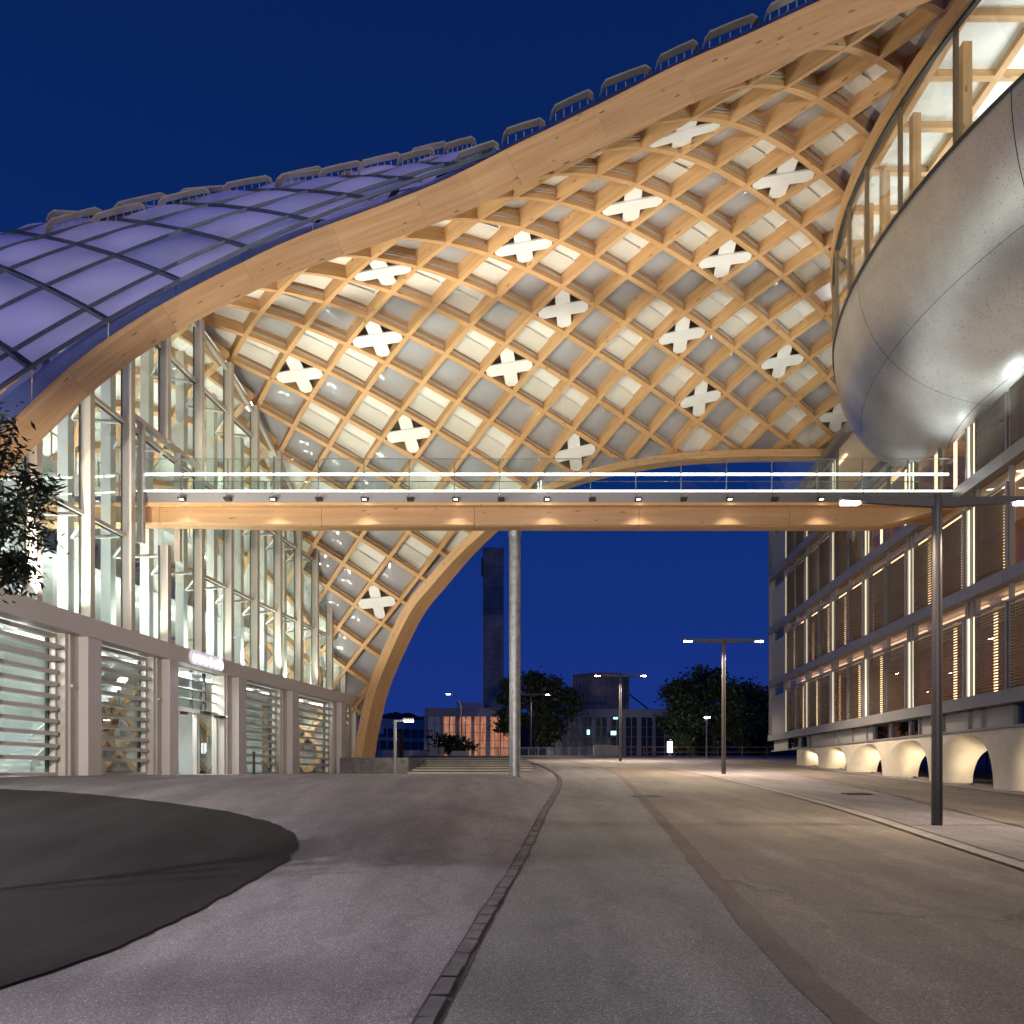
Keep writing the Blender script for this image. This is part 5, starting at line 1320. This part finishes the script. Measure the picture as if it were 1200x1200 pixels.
m = MB(); m.hexa([(a, D, zs[0] - 3), (b, D + 14, zs[0] - 3), (b, D + 30, zs[0] - 3), (a, D + 16, zs[0] - 3), (a, D, zs[5] + 1), (b, D + 14, zs[5] + 1), (b, D + 30, zs[5] + 1), (a, D + 16, zs[5] + 1)]); put('wall', m, M['bluewall'], lb)
for zz, h in ((zs[3], 1.0), (zs[1], 1.0)):
    for k in range(12):
        t0, t1 = k / 12 + .008, (k + 1) / 12 - .008; m = MB(); P_ = [(a + (b - a) * t, D - .05 + 14 * t) for t in (t0, t1)]
        m.hexa([(P_[0][0], P_[0][1] - .05, zz - .6), (P_[1][0], P_[1][1] - .05, zz - .6), (P_[1][0], P_[1][1] + .04, zz - .6), (P_[0][0], P_[0][1] + .04, zz - .6), (P_[0][0], P_[0][1] - .05, zz + h), (P_[1][0], P_[1][1] - .05, zz + h), (P_[1][0], P_[1][1] + .04, zz + h), (P_[0][0], P_[0][1] + .04, zz + h)]); put('window', m, M['farwin'], lb)
m = MB(); m.box(a + 6, a + 8.2, D - .3, D - .1, zs[3] - .3, zs[3] + 1.3); put('blind', m, M['white'], lb)
# hill
m = MB(); rows = []
for j in range(6):
    rows.append([(x, 420 + j * 40, -8 + (W(0, 836, 420).z + 6 + 5 * mnoise.noise((x * .02, 3, 0)) + 3 * mnoise.noise((x * .13, 1, 0)) + 1.4 * mnoise.noise((x * .6, j, 0)) + 8) * min(1, .0 + j / 3) ** .6) for x in np.linspace(-160, 260, 320)])
m.grid(rows, True); o = put('hill', m, M['hill']); tag(o, 'dark wooded hill behind the buildings', kind='structure')

def tree(name, label, base, h, crown, n, leaf, mat, seed, spread=1.0, trunk_r=.3, clumps=60, cat='tree', leafshape='oval', drop=.0):
    random.seed(seed); t = thing(name, base, label, cat); B = Vector(base)
    m = MB(); top = B + Vector((0, 0, h * .75))
    m.tube([B - Vector((0, 0, .3)), B + Vector((.03 * h, 0, h * .35)), top], [trunk_r, trunk_r * .7, trunk_r * .15], 9); put('trunk', m, M['bark'], t)
    cs = []
    for k in range(clumps):
        while True:
            v = Vector((random.uniform(-1, 1), random.uniform(-1, 1), random.uniform(-1, 1)))
            if v.length <= 1: break
        v = v.normalized() * v.length ** .5
        c = Vector((crown[0][0] + v.x * crown[1][0], crown[0][1] + v.y * crown[1][1], crown[0][2] + v.z * crown[1][2])); cs.append(c)
    m = MB()
    for c in random.sample(cs, min(14, len(cs))):
        s0 = B + Vector((.02 * h, 0, h * random.uniform(.25, .6))); md = (s0 + c) / 2 + Vector((0, 0, .04 * h)); m.tube([s0, md, c], [trunk_r * .35, trunk_r * .2, .02], 5, False)
    put('limb', m, M['bark'], t)
    m = MB()
    for q in range(n):
        c = random.choice(cs); rr = random.gauss(0, 1); d = Vector((random.gauss(0, 1), random.gauss(0, 1), random.gauss(0, .8))) * spread
        p = c + d; ax = Vector((random.gauss(0, 1), random.gauss(0, 1), random.gauss(0, .6) - drop)).normalized(); s_ = ax.cross(Vector((random.gauss(0, 1), random.gauss(0, 1), random.gauss(0, 1)))).normalized()
        l = leaf * random.uniform(.6, 1.3)
        if leafshape == 'oval': m.face([p, p + ax * l * .4 + s_ * l * .32, p + ax * l, p + ax * l * .4 - s_ * l * .32])
        else: m.face([p, p + ax * l * .45 + s_ * l * .13, p + ax * l, p + ax * l * .45 - s_ * l * .13])
    o = put('crown', m, mat, t); return t
D = 92; c = W(628, 832, D)
tree('leafy_tree', 'dark spiky crowned tree in front of the factories, left of the round tank', (c.x, D, W(0, 886, D).z), 9.8, ((c.x, D, c.z + .1), (4.3, 3.6, 3.6)), 11000, .42, M['leaf'], 11, .48, .3, 42)
t = bpy.data.objects['leafy_tree']
D = 86; c = W(835, 832, D)
tree('leafy_tree', 'broad round dark tree beside the arched office building', (c.x, D, W(0, 888, D).z), 9.6, ((c.x, D, c.z), (5.2, 4, 3.9)), 16000, .42, M['leaf'], 12, .52, .35, 62)
D = 98; c = W(892, 846, D)
tree('leafy_tree', 'lower dark tree half hidden behind the arched office building corner', (c.x, D, W(0, 886, D).z), 7, ((c.x, D, c.z), (3.0, 3, 3.6)), 6000, .5, M['leaf'], 13, .6, .25, 36)
D = 84; c = W(797, 872, D)
tree('leafy_shrub', 'small shrub lit green by the white cylinder light', (c.x, D, W(0, 888, D).z), 2.4, ((c.x + .6, D, c.z), (1.3, 1.0, 1.0)), 1200, .28, M['leafnear'], 14, .25, .06, 18, 'shrub')
D = 96; c = W(525, 874, D)
tree('leafy_shrub', 'dark clipped hedge shrub before the orange lit factory', (c.x, D, W(0, 888, D).z), 2, ((c.x, D, c.z), (3.2, 1.2, 1.0)), 3000, .35, M['leaf'], 15, .25, .08, 40, 'shrub')
# near tree at the left edge, hanging slim leaves
tree('slim_leaved_tree', 'near tree with hanging slim olive leaves at the left edge of the glass office', (-5.75, 8.4, zg(-5.75, 8.4)), 4.6, ((-5.52, 8.4, 2.62), (.9, .8, 1.0)), 9500, .105, M['leafnear'], 16, .10, .09, 70, 'tree', 'slim', .35)
# fence, blocks, signs
fn = thing('railing_fence', (8, 80, 1.4), 'low metal railing along the far edge of the road', 'fence')
fpts = [gp(560, 887), (W(600, 0, 79).x, 79), (W(695, 0, 79).x, 79)]
def fence_run(x0, x1, D, step, zb, h, mat, bars=True):
    for x in np.arange(x0, x1, step):
        m = MB(); m.bar((x, D, zb - .2), (x, D, zb + h), .07, .07, (0, 1, 0)); put('post', m, mat, fn)
    for z in (zb + h - .04, zb + .18) if bars else (zb + h - .05, zb + h * .5):
        m = MB(); m.bar((x0, D, z), (x1, D, z), .06, .06); put('rail', m, mat, fn)
    if bars:
        m = MB()
        for x in np.arange(x0, x1, .18): m.bar((x, D - .012, zb + .22), (x, D - .012, zb + h - .08), .03, .03, (0, 1, 0))
        put('bars', m, mat, fn)['kind'] = 'stuff'
fence_run(W(560, 0, 80).x, W(697, 0, 80).x, 80, .95, W(0, 888, 80).z, .98, M['factory'])
fence_run(W(726, 0, 80).x, W(905, 0, 80).x, 80, 2.3, W(0, 888, 80).z, 1.05, M['woodwall'], False)
def block(x0, x1, D, y0, y1, label, mat='concrete'):
    m = MB(); a, b = W(x0, 0, D).x, W(x1, 0, D).x; z0, z1 = W(0, y1, D).z, W(0, y0, D).z
    bv = .06; m.box(a, b, D, D + .7, z0 - .3, z1 - bv); m.hexa([(a, D, z1 - bv + .001), (b, D, z1 - bv + .001), (b, D + .7, z1 - bv + .001), (a, D + .7, z1 - bv + .001), (a + bv, D + bv, z1), (b - bv, D + bv, z1), (b - bv, D + .7 - bv, z1), (a + bv, D + .7 - bv, z1)])
    o = put('concrete_block', m, M[mat]); tag(o, label, 'wall block')
block(696, 725, 79.2, 873.5, 887, 'stained concrete wall block at the end of the railing, below the tank')
block(503, 513, 78, 875.5, 889, 'grey concrete block left of the pale gate pillar', 'factory')
block(514.5, 520, 77.6, 875, 889, 'pale narrow gate pillar beside the stone steps', 'stepstone')
block(529, 549, 78, 880, 890, 'low grey concrete block before the orange lit factory', 'factory')
block(448, 500, 79, 879, 890, 'long low grey wall behind the stone steps', 'factory')
D = 76; t = thing('notice_pillar', (W(469.5, 0, D).x, D, .9), 'dark notice pillar with a red edge behind the small pale lamp', 'pillar')
m = MB(); m.box(W(468, 0, D).x, W(472.5, 0, D).x, D, D + .3, .7, W(0, 858, D).z); put('panel', m, M['trap'], t)
m = MB(); m.box(W(466.6, 0, D).x, W(467.9, 0, D).x, D, D + .3, .7, W(0, 858, D).z); put('red_edge', m, M['redpaint'], t)
D = 88; t = thing('sign_post', (W(504, 0, D).x, D, 1), 'traffic sign post with two dark direction boards before the factory', 'sign')
m = MB(); x = W(502, 0, D).x; m.tube([(x, D, 1), (x, D, W(0, 856, D).z)], .05, 8); put('post', m, M['steel'], t)
for y0, y1, mt in ((855.5, 857.5, 'redpaint'), (862, 865, 'farwin')):
    m = MB(); m.box(W(499, 0, D).x, W(507, 0, D).x, D - .06, D - .02, W(0, y1, D).z, W(0, y0, D).z); put('board', m, M[mt], t)
D = 88; t = thing('sign_post', (W(512, 0, D).x, D, 1), 'thin sign post with a small yellow plate beside the hedge shrub', 'sign')
m = MB(); x = W(512.5, 0, D).x; m.tube([(x, D, 1), (x, D, W(0, 857, D).z)], .05, 8); put('post', m, M['steel'], t)
m = MB(); m.box(W(508.6, 0, D).x, W(513, 0, D).x, D - .06, D - .02, W(0, 874, D).z, W(0, 872, D).z); put('yellow_plate', m, M['yellow'], t)
m = MB(); m.box(W(511.3, 0, D).x, W(513.8, 0, D).x, D - .2, D - .07, W(0, 864, D).z, W(0, 858, D).z); put('signal_box', m, M['trap'], t)
D = 95; t = thing('sign_post', (W(713, 0, D).x, D, 1), 'slim signal post in front of the dark factory windows', 'sign')
m = MB(); x = W(713.5, 0, D).x; m.tube([(x, D, 1), (x, D, W(0, 857, D).z)], .07, 8); put('post', m, M['steel'], t)
m = MB(); m.box(x - .18, x + .18, D - .25, D - .08, W(0, 864, D).z, W(0, 858.5, D).z); put('signal_box', m, M['trap'], t)
